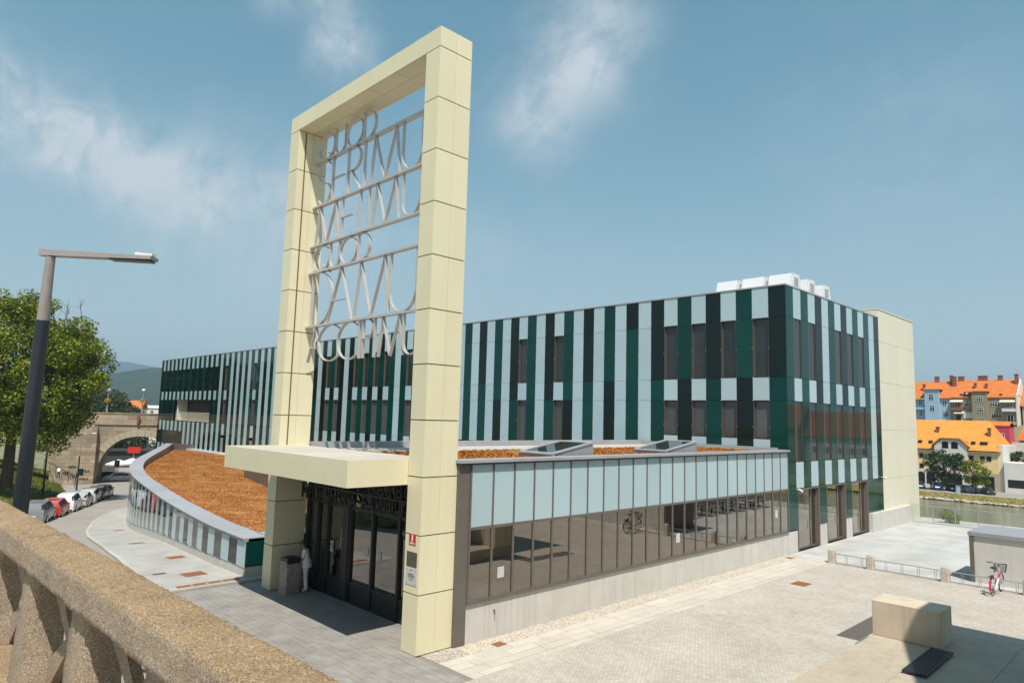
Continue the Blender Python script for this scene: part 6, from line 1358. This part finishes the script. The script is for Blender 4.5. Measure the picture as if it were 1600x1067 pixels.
# two riverside trees and the parked cars below them
tree('riverside_tree', 'larger tree in front of the yellow house gable', (-26.2, 161.5, -7), (0, 0, 5.0), (4.4, 3.4, 3.9), 80, .85, 110, .32, 'leaf_dark', 60, trunk_r=.2); tree('riverside_tree', 'smaller bright green tree at the right end of the yellow house', (-20.4, 159.3, -7), (0, 0, 4.4), (2.9, 2.6, 3.0), 60, .7, 120, .30, 'leaf', 61, trunk_r=.16)
gq = 'cars parked on the far quay'
for k, (x, col, kd, lab) in enumerate(((-31.6, 'car_blue', 'hatch', 'leftmost blue car on the far quay'), (-28.2, 'car_blue', 'suv', 'second blue car from the left on the far quay'), (-25.2, 'car_black', 'hatch', 'dark car under the larger riverside tree'), (-22.4, 'car_grey', 'hatch', 'grey car between the two riverside trees'), (-20.9, 'car_silver', 'suv', 'pale car behind the trunk of the smaller riverside tree'), (-18.6, 'car_black', 'sedan', 'rightmost black car on the far quay'))): car(lab, col, kd, (x, 161.6 + (1.2 if k == 4 else 0) - (1.2 if k == 5 else 0), -7.0), R(-62), gq)
o = thing('quay_cabinet', 'small pale cabinet on the far quay edge', 'cabinet', (-23.2, 157.3, -7.0)); MB().bev(-.35, .35, -.2, .2, 0, 1.5, .03).build('body', 'wall_blue', o); MB().box(-.4, .4, -.25, .25, 1.501, 1.56).build('lid', 'coping_grey', o)
# garden wall with a garage to its right, hedge and small houses
gw = thing('quay_garage', 'stained white garage wall right of the yellow house', 'building', (0, 0, 0)); MB().box(-17.2, -11.5, 169.5, 178, -7, -.6).build('wall', 'wall_white', gw); MB().box(-16.6, -12.9, 169.47, 169.498, -5.9, -4.2).build('opening', 'black', gw); MB().box(-11.4, -2, 169.5, 178, -7, -2.2).build('wall', 'wall_white', gw); MB().box(-11.0, -8, 169.47, 169.498, -6.0, -3.0).build('opening', 'black', gw)
tree('hedge', 'dark hedge above the garage wall on the far bank', (-14.6, 178, -1.0), (0, 0, 1.4), (4.2, 2, 1.6), 40, .7, 110, .35, 'leaf_dark', 62, cat='hedge', trunk_r=.08)
ph = thing('pink_house', 'small deep pink house squeezed right of the yellow roof', 'house', (0, 0, 0)); MB().box(-24.5, -20.2, 195, 201, -2, 7.6).build('wall', 'wall_pink', ph); gable_roof(ph, -24.5, -20.2, 195, 201, 7.6, 8.6, 'rooftile', .15); windows(ph, [(-21.6, 4.4, .9, 1.2, 2, 1)], 195); MB().box(-20.19, -17.2, 197, 201, -2, 3.4).build('annex', 'wall_white', ph)
rh = thing('right_edge_house', 'orange-roofed house at the right edge beyond the river', 'house', (0, 0, 0)); MB().box(-18.6, -2, 201, 211, -2, 5.2).build('wall', 'stucco_beige', rh); gable_roof(rh, -18.6, -2, 201, 211, 5.2, 9.6, 'rooftile', 1.2, 2.0, 2.5); windows(rh, [(-17, 2.6, 1.1, 1.4, 2, 1), (-14, 2.6, 1.1, 1.4, 2, 1)], 201)
# apartment houses on the rise
YA = 230
bh = thing('blue_house', 'pale blue apartment house with orange roof and projecting bay', 'house', (0, 0, 0)); MB().box(-62, -40.55, YA, YA + 12, 0, 16.2).build('wall', 'wall_blue', bh); gable_roof(bh, -62, -40.5, YA, YA + 12, 16.2, 21.2, 'rooftile', .5); MB().box(-47.0, -43.2, YA - 1.5, YA, 0, 18.4).build('bay', 'wall_blue', bh)
MB().add([(-47.4, YA - 1.9, 18.41), (-42.8, YA - 1.9, 18.41), (-42.8, YA + 3, 18.41), (-47.4, YA + 3, 18.41), (-45.1, YA + .4, 20.1)], [(0, 1, 4), (1, 2, 4), (2, 3, 4), (3, 0, 4), (3, 2, 1, 0)]).build('bay_roof', 'rooftile', bh)
windows(bh, [(-45.2, 15.0, 1.3, 2.0, 2, 2), (-45.0, 11.7, 1.3, 1.8, 2, 2)], YA - 1.5); windows(bh, [(-42.0, 13.4, 1.2, 1.5, 2, 2), (-41.8, 10.0, 1.5, 1.8, 3, 2), (-48.6, 13.6, 1.0, 1.5, 2, 2), (-48.5, 10.2, 1.0, 1.5, 2, 2)], YA)
MB().box(-50.5, -47.02, YA - 1.2, YA - .01, 12.2, 12.9).build('balcony', 'wall_blue', bh); MB().box(-50.5, -47.02, YA - 1.5, YA - .01, 15.4, 15.6).build('awning', 'awning', bh); chimney(bh, -48.0, YA + 2.5, 17.5, 20.0); chimney(bh, -45.2, YA + 6, 20, 22.6, 1.2); chimney(bh, -41.0, YA + 5, 18.5, 22.8, .9)
oh = thing('olive_house', 'olive apartment house with orange roof, balconies and white gable wall', 'house', (0, 0, 0)); MB().box(-40.5, -24.1, YA, YA + 12, 0, 16.3).build('wall', 'wall_olive', oh); gable_roof(oh, -40.4, -24.2, YA, YA + 12, 16.3, 21.5, 'rooftile', .3); MB().box(-24.09, -23.7, YA - .6, YA + 12.6, 0, 16.5).build('fire_wall', 'wall_white', oh)
MB().add([(-23.9, YA - .6, 16.5), (-23.9, YA + 12.6, 16.5), (-23.9, YA + 6, 21.6), (-23.6, YA - .6, 16.5), (-23.6, YA + 12.6, 16.5), (-23.6, YA + 6, 21.6)], [(0, 2, 1), (3, 4, 5), (0, 3, 5, 2), (2, 5, 4, 1)]).build('fire_gable', 'wall_white', oh)
MB().box(-34.6, -30.9, YA - 1.5, YA, 0, 17.7).build('bay', 'wall_olive', oh); MB().add([(-35.0, YA - 1.9, 17.71), (-30.5, YA - 1.9, 17.71), (-30.5, YA + 3, 17.71), (-35.0, YA + 3, 17.71), (-32.7, YA + .4, 19.4)], [(0, 1, 4), (1, 2, 4), (2, 3, 4), (3, 0, 4), (3, 2, 1, 0)]).build('bay_roof', 'rooftile', oh)
windows(oh, [(-32.7, 14.6, 1.6, 1.7, 3, 2), (-32.6, 11.4, 1.6, 1.7, 3, 2), (-32.5, 8.2, 1.6, 1.7, 3, 2)], YA - 1.5); windows(oh, [(-29.2, 13.2, 2.5, 1.6, 4, 2), (-29.0, 9.9, 2.5, 1.6, 4, 2), (-35.8, 13.2, 2.4, 1.6, 4, 2), (-38.6, 13.0, 1.4, 1.6, 2, 1), (-38.5, 9.0, 1.6, 2.0, 1, 1), (-25.7, 13.1, 1.5, 1.4, 2, 2), (-25.6, 8.8, 1.5, 2.2, 2, 1)], YA)
MB().box(-37.2, -34.7, YA - .05, YA - .012, 9.7, 11.5).build('shutter', 'white_paint', oh); MB().box(-36.8, -35.2, YA - .3, YA + 3, 16.4, 17.6).build('dormer', 'dark_metal', oh); MB().box(-36.3, -35.7, YA - .34, YA - .301, 16.9, 17.4).build('dormer_window', 'white_paint', oh)
for x0_, x1_, z_, m_ in ((-40.2, -37.2, 12.0, 'wall_pink' if False else 'brick_red'), (-27.4, -24.2, 11.8, 'white_paint'), (-27.4, -24.2, 8.0, 'stucco_beige')): MB().box(x0_, x1_, YA - 1.3, YA - .01, z_, z_ + .9).build('balcony', m_, oh)
for x0_, x1_, z_ in ((-40.4, -37.0, 14.6), (-27.9, -24.2, 14.6), (-39.4, -36.9, 11.2)): MB().add([(x0_, YA - .02, z_ + .6), (x1_, YA - .02, z_ + .6), (x1_, YA - 1.6, z_), (x0_, YA - 1.6, z_), (x0_, YA - 1.6, z_ - .2), (x1_, YA - 1.6, z_ - .2)], [(3, 2, 1, 0), (4, 5, 2, 3)]).build('awning', 'awning', oh)
chimney(oh, -40.0, YA + 4, 18.5, 22.4, 1.0); chimney(oh, -38.6, YA + 6, 20, 22.5, 1.6); chimney(oh, -34.4, YA + 3, 17.6, 20.2, .6); chimney(oh, -31.6, YA + 3, 17.6, 20.0, .6); chimney(oh, -33.0, YA + 6, 20.5, 22.6, 2.4); chimney(oh, -28.6, YA + 6, 20.5, 22.6, 1.2); chimney(oh, -24.4, YA + 4.5, 18, 22.8, .9)
for x in (-37.6, -27.7): MB().add([(x - .4, YA + .15, 16.6), (x + .4, YA + .15, 16.6), (x + .4, YA + .55, 17.05), (x - .4, YA + .55, 17.05)], [(0, 1, 2, 3)]).build('roof_window', 'car_glass', oh)
er = thing('far_right_house', 'orange roof of the next apartment house at the right edge', 'house', (0, 0, 0)); MB().box(-23.2, -2, YA + 3, YA + 15, 0, 14.0).build('wall', 'stucco_beige', er); gable_roof(er, -23.2, -2, YA + 3, YA + 15, 14.0, 19.5, 'rooftile', .4); windows(er, [(-19.5, 9, 1.2, 1.6, 2, 2), (-16, 9, 1.2, 1.6, 2, 2), (-12, 9, 1.2, 1.6, 2, 2)], YA + 3)
# town beyond the right edge, mirrored in the terrace facade
for k, (x, w_, zt_, mt) in enumerate(((6, 16, 9, 'stucco_beige'), (24, 18, 11, 'wall_yellow'), (44, 17, 10, 'wall_white'), (63, 18, 12, 'stucco_beige'), (84, 18, 10, 'wall_yellow'))):
    q = thing('quay_house', f'orange-roofed riverside house mirrored in the terrace facade, number {k + 1} from the left' if False else ('riverside house just outside the right edge', 'second riverside house beyond the right edge', 'white riverside house beyond the right edge', 'tallest riverside house beyond the right edge', 'last yellow riverside house beyond the right edge')[k], 'house', (0, 0, 0), 0, 'houses on the far quay beyond the frame')
    MB().box(x, x + w_, 172, 184, -7, zt_ - 6).build('wall', mt, q); gable_roof(q, x, x + w_, 172, 184, zt_ - 6, zt_, 'brick_red', .5)
    windows(q, [(x + 2.5 + 3 * j, z_, 1.2, 1.7, 2, 1) for j in range(int(w_ / 3.2)) for z_ in (-4.5, -.8)], 172)
# neighbouring building right of the camera whose shadow falls on the plaza
nb_ = thing('plaza_house', 'plastered house right of the plaza that shades the platform', 'house', (0, 0, 0)); MB().prism([(15.44, -8.9), (15.44, 2.2), (14.14, 5.75), (14.14, 10.35), (30, 10.35), (30, -8.9)], -.1, 12.8).build('wall', 'stucco_beige', nb_); MB().prism([(15.36, -8.9), (15.36, 2.15), (14.06, 5.7), (14.06, 10.43), (30, 10.43), (30, -8.9)], 12.801, 12.95).build('roof_edge', 'grey_metal', nb_)
for k in range(3): MB().box(14.09, 14.138, 6.2 + k * 1.4, 7.1 + k * 1.4, 5, 6.6).build('window', 'car_glass', nb_)
# shrub beyond the glass railing
tree('shrub', 'yellow-green shrub growing up behind the glass railing', (2.15, 41.9, -.1), (0, 0, .45), (.55, .5, .55), 26, .22, 900, .09, 'leaf', 70, cat='shrub', trunk_r=.03)

# ------------------------------------------------------------------ haze
hz = MB().box(-9300, 9300, -9300, 9300, -130, 470).build('haze', 'paper'); hz['kind'] = 'stuff'
hm = bpy.data.materials.new('haze'); hm.use_nodes = True; hm.node_tree.nodes.clear(); pv_ = hm.node_tree.nodes.new('ShaderNodeVolumePrincipled'); ho = hm.node_tree.nodes.new('ShaderNodeOutputMaterial')
pv_.inputs['Color'].default_value = (0.60, 0.82, 1.0, 1); pv_.inputs['Density'].default_value = 2.0e-4; pv_.inputs['Anisotropy'].default_value = 0.2
hm.node_tree.links.new(pv_.outputs[0], ho.inputs['Volume']); hz.data.materials.clear(); hz.data.materials.append(hm)
